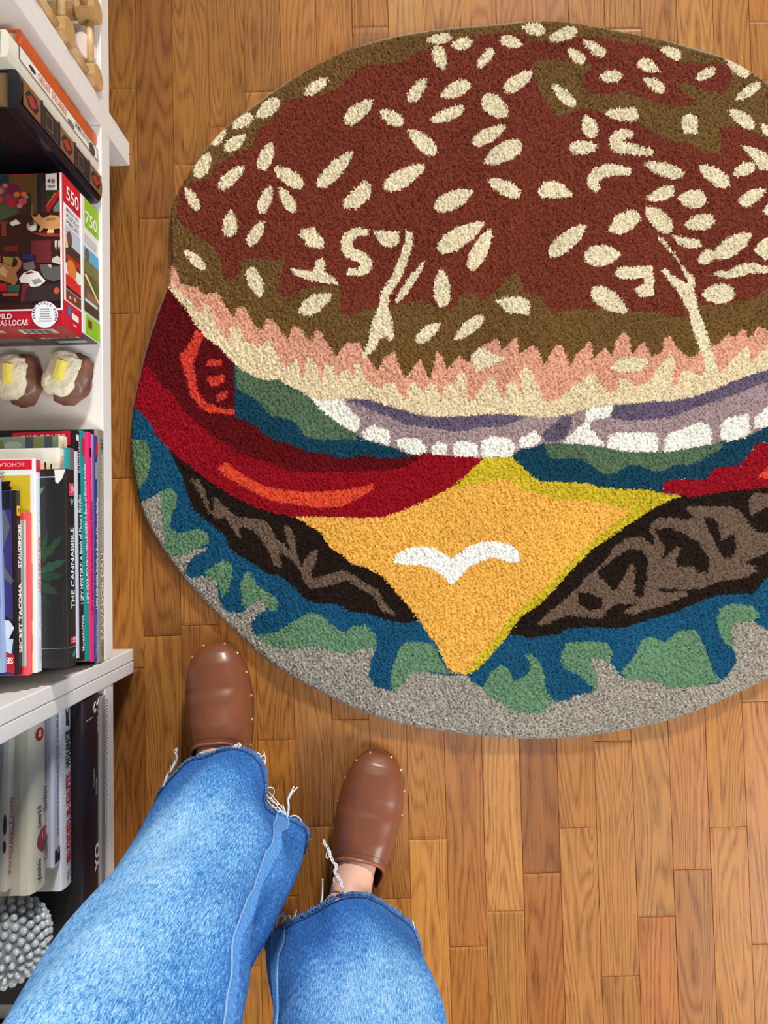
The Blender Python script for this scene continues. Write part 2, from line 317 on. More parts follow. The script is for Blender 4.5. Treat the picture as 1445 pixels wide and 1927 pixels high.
lay('tomato_pile#2', ORG, 'F', [(1385,1345),(1445,1290),(1600,1230),(1800,1130),(1800,1200),(1600,1320),(1420,1362)])
# onion
ONB = tr('E',[(230,1140),(280,1195),(350,1210),(470,1240),(590,1290),(690,1275),(780,1290),(900,1300),(1040,1312),(1090,1308),(1240,1304),(1300,1250)]) + \
      tr('F',[(0,1175),(75,1145),(180,1148),(250,1150),(450,1173),(560,1197),(700,1202),(790,1202),(900,1190),(1090,1155),(1160,1135),(1250,1130),(1330,1100),(1445,1040),(1700,940),(2150,560)])
lay('onion_pile', LPUR, 'P', [(586,750),(640,753),(649,749)] + CUT[15:] + ONB[::-1])
lay('onion_pile', WHT, 'P', [(586,750),(600,768),(638,797),(667,814),(675,806),(676,790),(650,760),(645,752)])
for p in ([(275,1140),(345,1095),(460,1140),(450,1230),(380,1215),(300,1190)], [(490,1190),(560,1175),(650,1190),(700,1260),(650,1290),(590,1285),(510,1235)], [(725,1235),(770,1205),(825,1225),(825,1295),(730,1285)],
          [(865,1215),(930,1200),(1025,1220),(1025,1305),(870,1300)], [(1045,1200),(1120,1170),(1230,1180),(1275,1240),(1240,1304),(1050,1310)], [(1285,1190),(1390,1130),(1440,1180),(1420,1220),(1300,1250)]): lay('onion_pile', WHT, 'E', p)
for p in ([(0,1070),(50,1115),(0,1175)], [(330,945),(490,910),(490,950),(470,985),(380,1000),(360,1020),(360,1060),(430,1130),(440,1165),(180,1145),(320,1020)], [(465,1110),(510,1080),(750,1080),(775,1130),(770,1200),(560,1197),(460,1170)],
          [(810,1120),(850,1080),(1020,1020),(1080,1030),(1100,1100),(1085,1155),(900,1188),(810,1200)], [(1145,1040),(1190,990),(1320,970),(1335,1060),(1320,1100),(1190,1140),(1145,1110)], [(1360,990),(1445,920),(1600,850),(1600,960),(1445,1045),(1350,1060)]): lay('onion_pile', WHT, 'F', p)
lay('onion_pile', PUR, 'E', [(170,932),(320,932),(420,965),(540,1003),(640,1033),(760,1047),(900,1042),(1130,1027),(1330,1037),(1330,1060),(1240,1085),(1150,1110),(1050,1110),(950,1135),(850,1140),(740,1115),(560,1095),(450,1045),(350,1010),(250,965)])
lay('onion_pile', PUR, 'F', [(65,1085),(130,1030),(200,970),(245,985),(245,1020),(220,1090),(150,1140),(80,1135)])
lay('onion_pile', PUR, 'F', [(500,912),(600,910),(720,892),(850,888),(1000,860),(1130,812),(1250,760),(1380,714),(1500,680),(1800,540),(1830,580),(1500,750),(1380,790),(1240,850),(1130,890),(1000,930),(850,985),(740,1000),(600,1010),(480,990)])
# lower lettuce over the grey bottom bun
GRB = tr('G',[(60,110),(105,105),(150,90),(195,60),(200,130),(215,200),(215,290),(240,350),(290,345),(340,325),(410,305),(400,330),(340,355),(320,380),(310,420),(320,450),(360,445),(410,440),(450,470),(460,540),(480,590),(510,605),(560,610),(580,590),(640,550),(685,560),(680,590),(630,620),(605,650),(610,690),(640,720),(690,760),(800,770),(900,755),(980,785),(1050,790),(1120,765),(1170,770),(1145,830),(1140,890),(1160,940),(1250,965),(1290,930),(1330,880),(1400,860)]) + \
      tr('H',[(20,822),(100,828),(180,830),(190,855),(240,880),(260,920),(310,940),(380,980),(450,995),(500,980),(540,940),(600,935),(630,910),(690,905),(720,870),(720,820),(690,770),(710,755),(770,765),(810,820),(850,850),(950,850),(1020,880),(1080,885),(1150,875),(1240,860),(1280,820),(1310,770),(1300,720),(1285,640),(1300,610),(1380,600),(1445,640),(1560,700),(1640,560),(1760,480),(1840,350),(2000,200),(2110,60)])
lay('lettuce_pile#3', BLUL, 'P', [(200,759)] + TOMB[:5] + PATB[::-1] + CHL[10:] + CHR[::-1] + [(1400,1000),(1760,840),(1760,930)] + GRB[::-1] + [(200,940)])
lay('lettuce_pile#3', (96,124,90), 'D', [(60,1190),(140,1185),(195,1210),(215,1300),(210,1400),(170,1480),(140,1520),(100,1500),(60,1320)])
for p in ([(195,60),(240,35),(270,70),(265,130),(240,180),(240,220),(270,250),(330,235),(370,225),(410,250),(415,290),(340,325),(290,345),(240,350),(215,290),(200,150)],
          [(390,430),(440,390),(480,365),(520,385),(520,450),(500,510),(470,540),(460,480),(420,445)],
          [(555,480),(575,430),(600,415),(630,480),(690,520),(725,540),(725,595),(690,600),(680,560),(640,550),(580,590),(565,560)],
          [(620,710),(730,690),(790,650),(870,605),(930,620),(980,670),(1030,695),(1070,665),(1130,665),(1170,710),(1170,770),(1120,765),(1050,790),(980,785),(900,755),(800,770),(690,760),(640,720)]): lay('lettuce_pile#3', GRNL, 'G', p)
lay('lettuce_pile#3', GRNL, 'P', [(733,1282),(737,1257),(749,1220),(764,1207),(793,1207),(815,1213),(827,1240),(849,1268),(800,1262),(772,1265),(755,1286),(739,1300)])
for p in ([(240,880),(270,820),(310,785),(345,795),(370,850),(400,845),(440,810),(440,770),(415,745),(440,735),(480,770),(500,830),(510,900),(545,935),(500,980),(450,995),(380,980),(310,940),(260,920)],
          [(570,740),(590,690),(680,685),(760,690),(785,730),(780,770),(710,755),(690,770),(720,820),(720,885),(690,870),(650,830),(590,800),(570,770)],
          [(820,810),(870,760),(910,680),(950,665),(1010,690),(1060,645),(1130,635),(1160,670),(1190,750),(1215,820),(1250,850),(1150,875),(1080,885),(1020,880),(950,850),(850,850)],
          [(1230,590),(1240,545),(1300,525),(1380,535),(1410,580),(1380,600),(1300,610),(1285,640),(1300,720),(1260,690),(1235,640)],
          [(1560,700),(1580,560),(1660,470),(1720,470),(1640,570)]): lay('lettuce_pile#3', GRNL, 'H', p)
# patties
lay('patty_pile', DBRN, 'P', TOMB[4:11] + CHL[:11] + PATB)
lay('patty_pile', TAUP, 'G', [(330,0),(370,5),(400,60),(420,140),(440,145),(430,80),(450,85),(500,140),(550,175),(640,180),(680,200),(720,270),(790,330),(770,290),(750,215),(775,210),(800,260),(815,340),(830,400),(840,380),(870,340),(905,315),(905,360),(880,420),(880,455),(960,430),(1020,415),(1080,440),(1130,480),(1180,500),(1210,560),(1260,610),(1250,620),(1200,600),(1160,530),(1100,500),(1040,460),(970,480),(880,500),(855,480),(830,420),(790,370),(730,330),(745,410),(710,390),(680,320),(640,260),(600,225),(555,220),(550,245),(570,270),(540,260),(515,215),(490,175),(450,180),(410,150),(380,80),(350,30)])
lay('patty_pile#2', DBRN, 'P', CHR[::-1][3:] + tr('F',[(960,1480),(1200,1440),(1445,1420),(1700,1370),(1960,1270),(2180,1140)]) + tr("H",[(1965,-60),(1975,60),(1900,200),(1700,330),(1560,350),(1445,410),(1410,450),(1380,485),(1230,490),(1150,520),(1060,560),(950,590),(810,632),(700,625),(600,630),(560,655),(450,668),(350,655)]))
lay('patty_pile#2', TAUP, 'H', [(470,610),(500,580),(560,530),(640,460),(690,400),(710,390),(770,330),(800,280),(850,250),(910,245),(960,280),(960,240),(940,215),(955,175),(1020,160),(1100,175),(1130,160),(1100,140),(1100,115),(1200,115),(1300,120),(1340,150),(1380,220),(1445,230),(1600,220),(1600,280),(1445,310),(1380,380),(1400,390),(1330,420),(1250,430),(1170,460),(1100,470),(1110,490),(1020,530),(960,545),(880,570),(820,570),(750,590),(600,575),(550,595),(490,620)])
for p in ([(640,480),(680,480),(740,500),(740,545),(690,555),(650,530)], [(720,390),(790,340),(860,295),(910,300),(935,340),(930,430),(915,500),(880,495),(880,360),(865,355),(820,440),(790,470),(770,450),(740,420)],
          [(960,215),(1020,205),(1090,230),(1150,270),(1200,340),(1195,395),(1150,395),(1130,370),(1060,370),(1055,340),(1075,290),(1060,285),(1000,340),(1000,310),(1010,290),(980,250)],
          [(1170,160),(1210,165),(1230,190),(1250,260),(1300,230),(1310,290),(1290,335),(1250,330),(1220,270),(1190,210)], [(980,460),(1050,465),(1110,470),(1040,480),(990,475)], [(740,590),(770,550),(800,525),(880,530),(830,560),(800,590)],
          [(1340,350),(1445,310),(1600,290),(1600,330),(1445,350),(1380,365)]): lay('patty_pile#2', DBRN, 'H', p)
lay('patty_pile#2', TAUP, 'H', [(1360,90),(1380,60),(1445,60),(1600,60),(1600,100),(1445,110),(1370,160)])
# cheese
CHTOP = [(905,861),(960,859),(978,873),(1000,894),(1018,905),(1105,908),(1129,916),(1166,919),(1222,920),(1256,930)]
lay('cheese_pile', CHG, 'P', CHTOP + CHR + CHL[::-1] + TOMB[10:])
lay('cheese_pile', CHE, 'P', TOMB[10:16] + [(841,922),(870,916),(908,907),(934,901),(960,901),(987,922),(1020,930),(1046,939),(1117,942),(1179,956),(1185,960),(1154,985),(1129,1004),(1086,1043),(1050,1079),(1010,1114),(961,1159),(934,1195),(889,1248),(878,1268)] + CHL[::-1])
lay('white_bird_pile', (244,243,236), 'P', [(737,1057),(748,1040),(765,1031),(790,1027),(815,1030),(840,1045),(850,1050),(875,1030),(905,1018),(940,1018),(965,1026),(974,1038),(979,1058),(950,1055),(925,1048),(905,1055),(880,1068),(865,1085),(848,1102),(835,1085),(815,1070),(790,1062),(765,1062)])
# sesame seeds: tip, blunt end and width, or an outline
SEEDS = []
def sd(crop, *lst):
    ox, oy, s = CROPS[crop]
    for x1, y1, x2, y2, w in lst:
        a = np.array([ox+x1/s, oy+y1/s]); b = np.array([ox+x2/s, oy+y2/s]); d = b-a; n = np.array([-d[1], d[0]])/np.linalg.norm(d); w = w/s
        prof = [(0,.10),(.10,.45),(.28,.82),(.5,1.0),(.7,1.0),(.86,.82),(.96,.48),(1.0,.15)]
        SEEDS.append([tuple(a+d*t+n*w/2*q) for t, q in prof] + [tuple(a+d*t-n*w/2*q) for t, q in prof[::-1]])
def sp(crop, *polys):
    for p in polys: SEEDS.append(tr(crop, p))
def stroke(crop, pts, w):
    P = np.array(spline(pts, 5)); T = np.gradient(P, axis=0); T /= np.linalg.norm(T, axis=1)[:, None]; Nn = np.stack([-T[:,1], T[:,0]], 1)
    L_ = len(P); ww = w/2*np.minimum(1, 0.55+1.5*np.minimum(np.arange(L_), np.arange(L_)[::-1])/L_)[:, None]
    SEEDS.append(tr(crop, [tuple(q) for q in P+Nn*ww] + [tuple(q) for q in (P-Nn*ww)[::-1]]))
sd('A',(1365,435,1210,545,75),(900,690,1045,570,95),(745,755,870,665,88),(700,765,600,865,75),(830,800,695,900,80),(600,915,510,1080,90),(820,1000,655,1150,85),(1000,845,930,1030,90),(1015,1015,1200,1130,100),
   (440,1140,525,1290,65),(995,1130,925,1310,80),(1050,1135,1145,1300,75),(1522,905,1295,1135,100),(735,1290,725,1465,98),(945,1360,850,1520,80),(435,1545,565,1670,68),(930,1850,855,1660,92))
sp('A',[(1165,1445),(1200,1400),(1240,1410),(1280,1390),(1290,1430),(1340,1490),(1330,1535),(1250,1530),(1210,1510),(1215,1475)],[(1115,1660),(1200,1675),(1270,1685),(1285,1620),(1320,1595),(1345,1620),(1340,1690),(1390,1720),(1435,1770),(1340,1765),(1220,1740),(1150,1710)])
sd('D',(1385,255,1180,370,112))
sd('B',(690,190,855,165,66),(850,225,990,195,72),(805,380,755,225,88),(1025,360,1125,238,66),(1320,220,1172,175,76),(1310,98,1460,138,82),(1375,398,1200,515,100),(785,555,978,460,98),(690,435,580,590,84),(345,570,165,720,100),(388,640,540,735,88),
   (1218,690,1060,548,125),(715,715,940,625,80),(575,770,755,925,102),(1208,745,990,860,95),(1065,990,1310,855,122),(685,1000,415,1150,112),(1090,1095,1300,1195,96),(990,1168,745,1280,118),(1060,1372,765,1550,128),(1110,1410,975,1675,102))
sp('B',[(145,1230),(225,1150),(300,1095),(335,1130),(330,1210),(240,1280),(160,1275)],[(345,1420),(515,1425),(520,1500),(470,1530),(400,1515)])
stroke('B',[(318,1440),(240,1432),(182,1478),(192,1560),(270,1595),(305,1640),(270,1685),(180,1690)],78)
sp('E',[(550,-172),(600,-150),(605,-70),(570,40),(520,165),(455,260),(445,340),(470,420),(485,530),(455,560),(435,525),(395,540),(360,610),(290,660),(270,640),(320,560),(335,440),(385,320),(400,230),(470,130),(520,0),(560,-110)],
   [(1135,290),(1190,270),(1300,265),(1360,290),(1360,385),(1280,375),(1210,370),(1180,325)],[(975,650),(1020,600),(1060,590),(1120,630),(1210,665),(1150,700),(1070,730),(1020,755)])
sd('E',(685,30,495,305,48),(785,85,800,338,108),(780,435,625,560,84),(875,540,1060,390,84))
sd('C',(100,180,272,120,78),(312,182,448,268,66),(215,238,322,312,70),(412,400,548,402,72),(680,415,812,490,70),(1000,412,1122,350,64),(1190,280,1322,402,80),(122,452,268,578,70),(1240,545,1392,445,64),(1198,602,1352,715,80),(330,632,375,772,92),(405,825,230,832,84),
   (688,928,925,1005,80),(1020,955,1202,1070,98),(1225,1000,1358,940,80),(705,1145,872,1090,84),(885,1148,1065,1155,112),(1428,1088,1268,1180,82),(695,1190,848,1348,104),(928,1312,1112,1275,98),(332,1305,105,1495,106),(1342,1358,1120,1500,112),(1015,1535,1115,1470,80),(542,1485,318,1500,126),(1040,1725,1240,1720,118))
sp('C',[(770,230),(850,215),(915,245),(905,300),(850,285),(810,270)],[(630,330),(680,280),(725,300),(785,375),(690,375)],[(920,640),(965,620),(1010,650),(1010,755),(930,750),(912,690)],[(445,625),(480,595),(630,590),(655,650),(610,680),(500,665)],
   [(35,1100),(70,1040),(140,1030),(200,1060),(248,1110),(245,1135),(120,1140),(60,1135)],[(1270,825),(1340,830),(1445,870),(1500,900),(1500,970),(1390,965),(1350,910)],[(460,1340),(520,1240),(600,1205),(660,1230),(665,1280),(600,1340),(540,1365)],
   [(850,1365),(940,1390),(1020,1395),(1040,1440),(960,1455),(890,1425)],[(1350,1465),(1400,1400),(1445,1375),(1480,1380),(1480,1480),(1430,1530),(1400,1500)],[(1410,1215),(1445,1165),(1475,1180),(1475,1250),(1430,1250)],
   [(1100,1605),(1150,1580),(1200,1585),(1280,1545),(1340,1535),(1445,1565),(1520,1570),(1520,1610),(1340,1600),(1270,1625),(1180,1630)],[(500,1610),(525,1565),(735,1555),(745,1640),(740,1745),(650,1745),(625,1700),(690,1660),(680,1630),(560,1640)],[(1395,680),(1445,690),(1500,720),(1480,790),(1410,750)])
stroke('C',[(615,768),(570,748),(515,775),(512,820),(570,838),(640,848),(742,868)],72); stroke('C',[(608,978),(500,970),(410,990),(372,1040),(405,1098)],80)
sd('F',(580,345,365,205,120))
sp('F',[(755,-114),(800,-109),(860,-24),(930,76),(995,136),(1000,230),(1020,320),(1060,430),(1090,510),(1105,600),(1140,690),(1060,720),(1060,650),(1030,560),(990,470),(960,340),(910,250),(850,170),(790,100),(810,70),(850,115),(930,160),(955,165),(930,110),(880,20)],
   [(470,690),(510,640),(600,615),(700,630),(715,660),(650,710),(520,715)])
for p in [q for q in SEEDS if max(x for x, y in q) < 480][:14]: SEEDS.append([(1985-x, y) for x, y in p])      # the rug runs on past the frame
for i, p in enumerate(SEEDS): LAY.append(('sesame_seed', SEED, p))

def inside(px, py, poly):
    P = np.array(poly); x2, y2 = P[:,0], P[:,1]; x1, y1 = np.roll(x2, 1), np.roll(y2, 1); c = np.zeros(px.shape, bool)
    for a, b, c2, d in zip(x1, y1, x2, y2):
        if b == d: continue
        hit = ((b > py) != (d > py)); c ^= hit & (px < (c2-a)*(py-b)/(d-b)+a)
    return c
def rug():
    root = thing('burger_rug', 'large tufted rug shaped like a sesame seed cheeseburger on the oak floor', 'rug')
    out = np.array(spline(OUT + OUT[:1], 4))[:-1]
    step = 1.95
    gx, gy = np.meshgrid(np.arange(236, 1756, step), np.arange(28, 1402, step)); nx, ny = gx.shape[1], gx.shape[0]
    X = (gx + RNG.uniform(-.62, .62, gx.shape)*step*0.75).ravel(); Y = (gy + RNG.uniform(-.62, .62, gy.shape)*step*0.75).ravel()
    # distance to the outline
    a = out; b = np.roll(out, -1, 0); best = np.full(X.shape, 1e9); bx = np.zeros_like(X); by = np.zeros_like(X)
    for (ax, ay), (cx, cy) in zip(a, b):
        near = (X > min(ax,cx)-16) & (X < max(ax,cx)+16) & (Y > min(ay,cy)-16) & (Y < max(ay,cy)+16)
        idx = np.nonzero(near)[0]
        if len(idx) == 0: continue
        dx, dy = cx-ax, cy-ay; t = np.clip(((X[idx]-ax)*dx+(Y[idx]-ay)*dy)/(dx*dx+dy*dy), 0, 1)
        qx, qy = ax+t*dx, ay+t*dy; d = np.hypot(X[idx]-qx, Y[idx]-qy); m = d < best[idx]
        best[idx[m]] = d[m]; bx[idx[m]] = qx[m]; by[idx[m]] = qy[m]
    ins = inside(X, Y, out)
    edge = (~ins) & (best < step*1.25); X[edge] = bx[edge]; Y[edge] = by[edge]; best[edge] = 0
    keep = ins | edge; best = np.where(ins, best, 0)
    # pattern, looked up through a ragged pile edge
    jx = X + RNG.normal(0, 1.0, X.shape); jy = Y + RNG.normal(0, 1.0, X.shape)
    col = np.tile(np.array(GREY, float), (len(X), 1)); part = np.zeros(len(X), int); names = ['bottom_bun_pile']; ids = {'bottom_bun_pile': 0}
    for mo, c, poly in LAY:
        P = np.array(poly); lo = P.min(0); hi = P.max(0)
        idx = np.nonzero((jx > lo[0]) & (jx < hi[0]) & (jy > lo[1]) & (jy < hi[1]) & keep)[0]
        if len(idx) == 0: continue
        idx = idx[inside(jx[idx], jy[idx], poly)]
        if len(idx) == 0: continue
        if mo == 'sesame_seed': names.append(mo); k = len(names)-1
        else:
            if mo not in ids: ids[mo] = len(names); names.append(mo)
            k = ids[mo]
        col[idx] = c; part[idx] = k
    C = lina(col)
    sig = np.where(part == 0, .20, .105)[:, None]
    speck = 1-np.where(part == 0, .60, .34)[:, None]*(RNG.random((len(X), 1)) < .09)        # scattered tufts made darker
    C *= (1 + sig*RNG.normal(0, 1, (len(X), 1)))*speck*(1+0.05*np.sin(X*.021+1.3)*np.sin(Y*.017)[:, None].ravel())[:, None]
    C = np.clip(C, 0.002, 1)
    Wd = at(X, Y, 0.015)
    # pile: tuft ends at uneven heights, slow waves, the fold line that runs down the middle
    tuft = RNG.uniform(-1, 1, X.shape)*0.0021
    sub = np.sin(X*.9+np.sin(Y*.31)*2)*np.sin(Y*.8+np.sin(X*.27)*2)*0.0004
    tilt = part == 0
    wave = 0.0016*np.sin(X*.0125+.4)*np.sin(Y*.011+1.1) + 0.0011*np.sin(X*.031+Y*.013) + 0.0022*np.exp(-((X-962)/16)**2)*np.exp(-((Y-620)/330)**4)
    z = 0.0150 + tuft + sub + wave + np.where(tilt, 0.0007*np.sin(X*.55+2*np.sin(Y*.21))*np.sin(Y*.95), 0)
    e = np.clip(best/9.0, 0, 1); z *= 0.16+0.84*np.sqrt(1-(1-e)**2)
    V = np.stack([Wd[:,0], Wd[:,1], z], 1)
    i0 = (np.arange(ny-1)[:, None]*nx + np.arange(nx-1)[None]).ravel()
    Q = np.stack([i0, i0+nx, i0+nx+1, i0+1], 1); Q = Q[keep[Q].all(1)]
    fp = part[Q[:,0]]
    m = attr_mat('wool_pile', 1.0, 0.0, 0.04); m.node_tree.nodes['Principled BSDF'].inputs['Specular IOR Level'].default_value = 0.1
    m.node_tree.nodes['Principled BSDF'].inputs['Sheen Roughness'].default_value = 0.6
    for k, nm in enumerate(names):
        q = Q[fp == k]; nm = nm.split('#')[0]
        if len(q) < 4: continue
        u, inv = np.unique(q, return_inverse=True); inv = inv.reshape(q.shape)
        me = bpy.data.meshes.new(nm); me.vertices.add(len(u)); me.vertices.foreach_set('co', V[u].ravel())
        me.loops.add(q.size); me.loops.foreach_set('vertex_index', inv.ravel().astype(np.int32))
        me.polygons.add(len(q)); me.polygons.foreach_set('loop_start', np.arange(0, q.size, 4, dtype=np.int32)); me.update(calc_edges=True)
        # one yarn colour per face: take the colour of its first corner
        at_ = me.color_attributes.new('Col', 'FLOAT_COLOR', 'CORNER')
        cc = np.ones((q.size, 4), np.float32); cc[:, :3] = np.repeat(C[q[:,0]], 4, 0); at_.data.foreach_set('color', cc.ravel())
        me.materials.append(m); link(bpy.data.objects.new(nm, me), root)
    # woven backing whose edge shows round the rug
    w = at(out[:,0], out[:,1], 0.006); c = w.mean(0); n = len(w)
    ring = lambda s, zz: [((p[0]-c[0])*s+c[0], (p[1]-c[1])*s+c[1], zz) for p in w]
    VV = ring(0.9965, 0.0002) + ring(0.9975, 0.003) + ring(0.992, 0.006); FF = [tuple(range(n-1, -1, -1)), tuple(range(2*n, 3*n))]
    for r in (0, 1): FF += [(r*n+i, r*n+(i+1) % n, (r+1)*n+(i+1) % n, (r+1)*n+i) for i in range(n)]
    obj('woven_backing', VV, FF, mat((150, 136, 112), 0.95, bump=0.4, bscale=700), root)
    return root
rug()

# ------------------------------------------------------------------ white bookcases
WHITE = mat((240, 238, 235), 0.28, 0.25, name='white_lacquer')
RZ = math.radians(-0.28); FRX = -0.3905
def bookcase(label, y0, y1):
    """one unit: y0, y1 are the outer faces of its side panels; its front stands at local x = 0"""
    t = thing('bookcase', label, 'bookcase', (FRX, 0, 0), RZ, 'white bookcases along the wall')
    b = 0.0012
    box('side_panel', (-0.28, y0, 0.0), (0, y0+0.018, 2.0), WHITE, t, b); box('side_panel', (-0.28, y1-0.018, 0.0), (0, y1, 2.0), WHITE, t, b)
    box('shelf', (-0.278, y0+0.0185, 0.0905), (-0.0004, y1-0.0185, 0.112), WHITE, t, 0.0010)
    for zz in (0.505, 0.82, 1.13, 1.43, 1.71): box('shelf', (-0.278, y0+0.0185, zz), (-0.002, y1-0.0185, zz+0.018), WHITE, t, 0.0010)
    box('plinth', (-0.020, y0+0.0185, 0.0795), (-0.0012, y1-0.0185, 0.0903), WHITE, t, 0.0008)
    box('back_board', (-0.284, y0, 0.05), (-0.2802, y1, 2.0), WHITE, t)
    box('top_board', (-0.278, y0+0.0185, 1.98), (-0.001, y1-0.0185, 2.0), WHITE, t, b)
    return t
bookcase('white bookcase holding the puzzle boxes, potatoes and tallest book stack', -0.1812, 0.6116)
bookcase('white bookcase beside the jeans holding the dark red book', -0.9755, -0.1820)
bookcase('white bookcase at the top of the picture holding the wooden rack', 0.6124, 1.195)
# ------------------------------------------------------------------ books
PAPER = mat((226, 220, 200), 0.9, bump=0.25, bscale=900)
FLAT = lambda x, y, z, rot: Matrix.Translation((x, y, z)) @ Matrix.Rotation(math.radians(rot), 4, 'Z')
def STAND(x, y, ztop, rot=0):      # spine vertical, read from the top down; y = its left hand face
    return Matrix.Translation((x, y, ztop)) @ Matrix.Rotation(math.radians(rot), 4, 'Z') @ Matrix.Rotation(math.radians(-90), 4, 'X')
def book(label, M, L, D, T, rgb, spine_rgb=None, hard=True, round_=0.0, group=None, rough=0.4, coat=0.15, paper=PAPER, var=0.0):
    """local frame: spine face at x = 0 (facing +x), length along +y, thickness along +z, fore edge at x = -D"""
    loc = M.to_translation(); R = M.to_3x3().to_4x4()
    t = thing('book', label, 'book', loc, 0, group)
    c = mat(rgb, rough, coat, var=var, vscale=25); sc = mat(spine_rgb or rgb, rough, coat, var=var, vscale=25)
    b = 0.0022 if hard else 0.0008; o = 0.003 if hard else 0.0004
    ro = round_; e = ro or 0.0016
    box('page_block', (-D+o, o, b), (-e-0.0035, L-o, T-b), paper, t, M=R)
    box('cover', (-D, 0, T-b), (-e-0.0031, L, T), c, t, 0.0004, M=R)
    box('cover', (-D, 0, 0), (-e-0.0031, L, b), c, t, 0.0004, M=R)
    n = 14; prof = []
    for k in range(n+1):
        a = -math.pi/2+math.pi*k/n
        sx = (abs(math.cos(a))**(0.55))
        prof.append((-ro*(1-sx) if ro else -0.0016*(1-sx**0.5), T/2+T/2*math.sin(a)))
    inner = [(-e-0.003, T), (-e-0.003, T-b), (-e-0.003, b), (-e-0.003, 0)]
    pr_ = prof+inner; m = len(pr_)
    V = [(x, 0.0, z) for x, z in pr_]+[(x, L, z) for x, z in pr_]
    Fc = [tuple(range(m)), tuple(range(2*m-1, m-1, -1))]+[(i, m+i, m+(i+1) % m, (i+1) % m) for i in range(m)]
    obj('spine', V, Fc, sc, t, M=R)
    t['_L'] = L; t['_T'] = T; t['_D'] = D
    return t, R
def on_spine(s, t, R, y, z, w, h, rgb, bold=0.012, shear=0.0, dx=0.0013):
    return lettering(s, R @ frame((dx, y, z), (0,1,0), (0,0,1)), w, h, rgb, t, bold, shear)
def spine_mark(t, R, shapes, name='spine_print', dx=0.0003):
    return print_mesh(name, shapes, R @ frame((dx, 0, 0), (0,1,0), (0,0,1)), t)
def on_cover(s, t, R, T, x, y, w, h, rgb, bold=0.012, shear=0.0):      # cover text: reads from the spine to the fore edge
    return lettering(s, R @ frame((x, y, T+0.0013), (-1,0,0), (0,-1,0)), w, h, rgb, t, bold, shear)
def cover_print(t, R, T, shapes, name='cover_print'):                   # shapes in (x to the fore edge is negative, y along the spine)
    return print_mesh(name, shapes, R @ frame((0, 0, T), (1,0,0), (0,1,0)), t)
G1 = 'books stacked flat in the middle bookcase'; G2 = 'books stacked flat in the bookcase beside the jeans'; G3 = 'books standing upright behind the puzzle boxes'
WH = (246,246,244)
# --- tall stack, from the shelf up
t, R = book('grey hardback art book at the bottom of the tall stack', FLAT(-0.3912,-0.1615,.1122,-.39), .318, .235, .0222, (24,20,24), (150,142,126), group=G1, coat=.3)
on_spine('SALVADOR DALI', t, R, .030, .0065, .118, .0085, (240,238,230), .0); on_spine('THE PAINTINGS  A COLLECTED EDITION OF HIS LIFE AND WORK', t, R, .150, .0085, .135, .0042, (226,222,210), .0); on_spine('DALI', t, R, .008, .009, .016, .004, (60,56,50)); on_spine('ART', t, R, .290, .006, .016, .008, (70,64,58))
t, R = book('royal blue picture riddle paperback just above the grey art book', FLAT(-.3925,-.158,.1346,-.71), .3037, .235, .0098, (34,50,130), (28,62,160), False, group=G1)
on_spine('I SPY SCHOOL DAYS: A Book of Picture Riddles', t, R, .070, .002, .150, .0058, WH, .014); spine_mark(t, R, [((200,24,60), rect(.278,.0005,.296,.0093)), ((150,156,176), rect(.245,.001,.268,.009)), ((60,90,190), rect(.004,.001,.064,.009))]); on_spine('Walter Wick', t, R, .010, .003, .040, .0042, (190,200,230))
t, R = book('thin lavender paperback squeezed under the hot pink book', FLAT(-.3925,-.1563,.1447,-.56), .3035, .235, .0066, (150,120,160), (170,140,176), False, group=G1)
spine_mark(t, R, [((150,90,130), rect(.02,.001,.28,.0055))])
t, R = book('hot pink paperback in the middle of the tall stack', FLAT(-.3893,-.1544,.1515,.18), .3028, .235, .0113, (232,34,110), (236,40,116), False, group=G1)
on_spine('I SPY FANTASY: A Book of Picture Riddles', t, R, .060, .003, .150, .0052, (150,10,60), .014); spine_mark(t, R, [((30,10,30), rect(.270,.0015,.282,.0075))])
t, R = book('teal picture riddle book between the pink and black ones', FLAT(-.3898,-.1510,.1630,.80), .2999, .235, .0138, (10,120,120), (0,146,146), False, group=G1)
on_spine('I SPY YEAR-ROUND CHALLENGER! A Book of Picture Riddles', t, R, .074, .0035, .182, .0072, (232,248,246), .014); spine_mark(t, R, [((210,30,60), rect(.268,.003,.290,.0115))])
t, R = book('black picture riddle paperback with a red band on its cover', FLAT(-.3908,-.1486,.1770,.81), .2955, .235, .0148, (22,20,24), (24,22,26), False, group=G1)
on_spine('I SPY MYSTERY: A Book of Picture Riddles', t, R, .072, .0045, .140, .0078, WH, .016); on_spine('Marzollo/Wick', t, R, .012, .0045, .046, .0068, WH, .006); on_spine('Scholastic', t, R, .240, .004, .042, .006, (220,220,220), .0); spine_mark(t, R, [((236,236,236), rect(.282,.004,.290,.0125))])
cover_print(t, R, .0148, [((196,24,48), rect(-.080,.276,-.006,.2945))]); on_cover('SCHOLASTIC', t, R, .0152, -.012, .2905, .056, .0085, (240,200,205), .01)
t, R = book('slim pale lilac booklet lying on the black picture riddle book', FLAT(-.3915,-.1440,.1920,-.14), .2625, .20, .0078, (196,204,226), (206,214,236), False, group=G1)
t, R = book('marbled green covered book with a cream spine pushed back in the stack', FLAT(-.4006,-.1177,.2000,.05), .2539, .19, .0153, (112,124,104), (226,216,186), group=G1, var=.35)
cover_print(t, R, .0153, [((128,128,74), disc(-.035,.244,.012,.009)), ((74,84,92), rect(-.022,.230,-.012,.2535)), ((70,80,90), rect(-.046,.231,-.036,.2535)), ((150,160,150), disc(-.062,.243,.012,.005)), ((104,110,60), disc(-.082,.243,.010,.009)), ((170,176,164), disc(-.105,.246,.014,.005))])
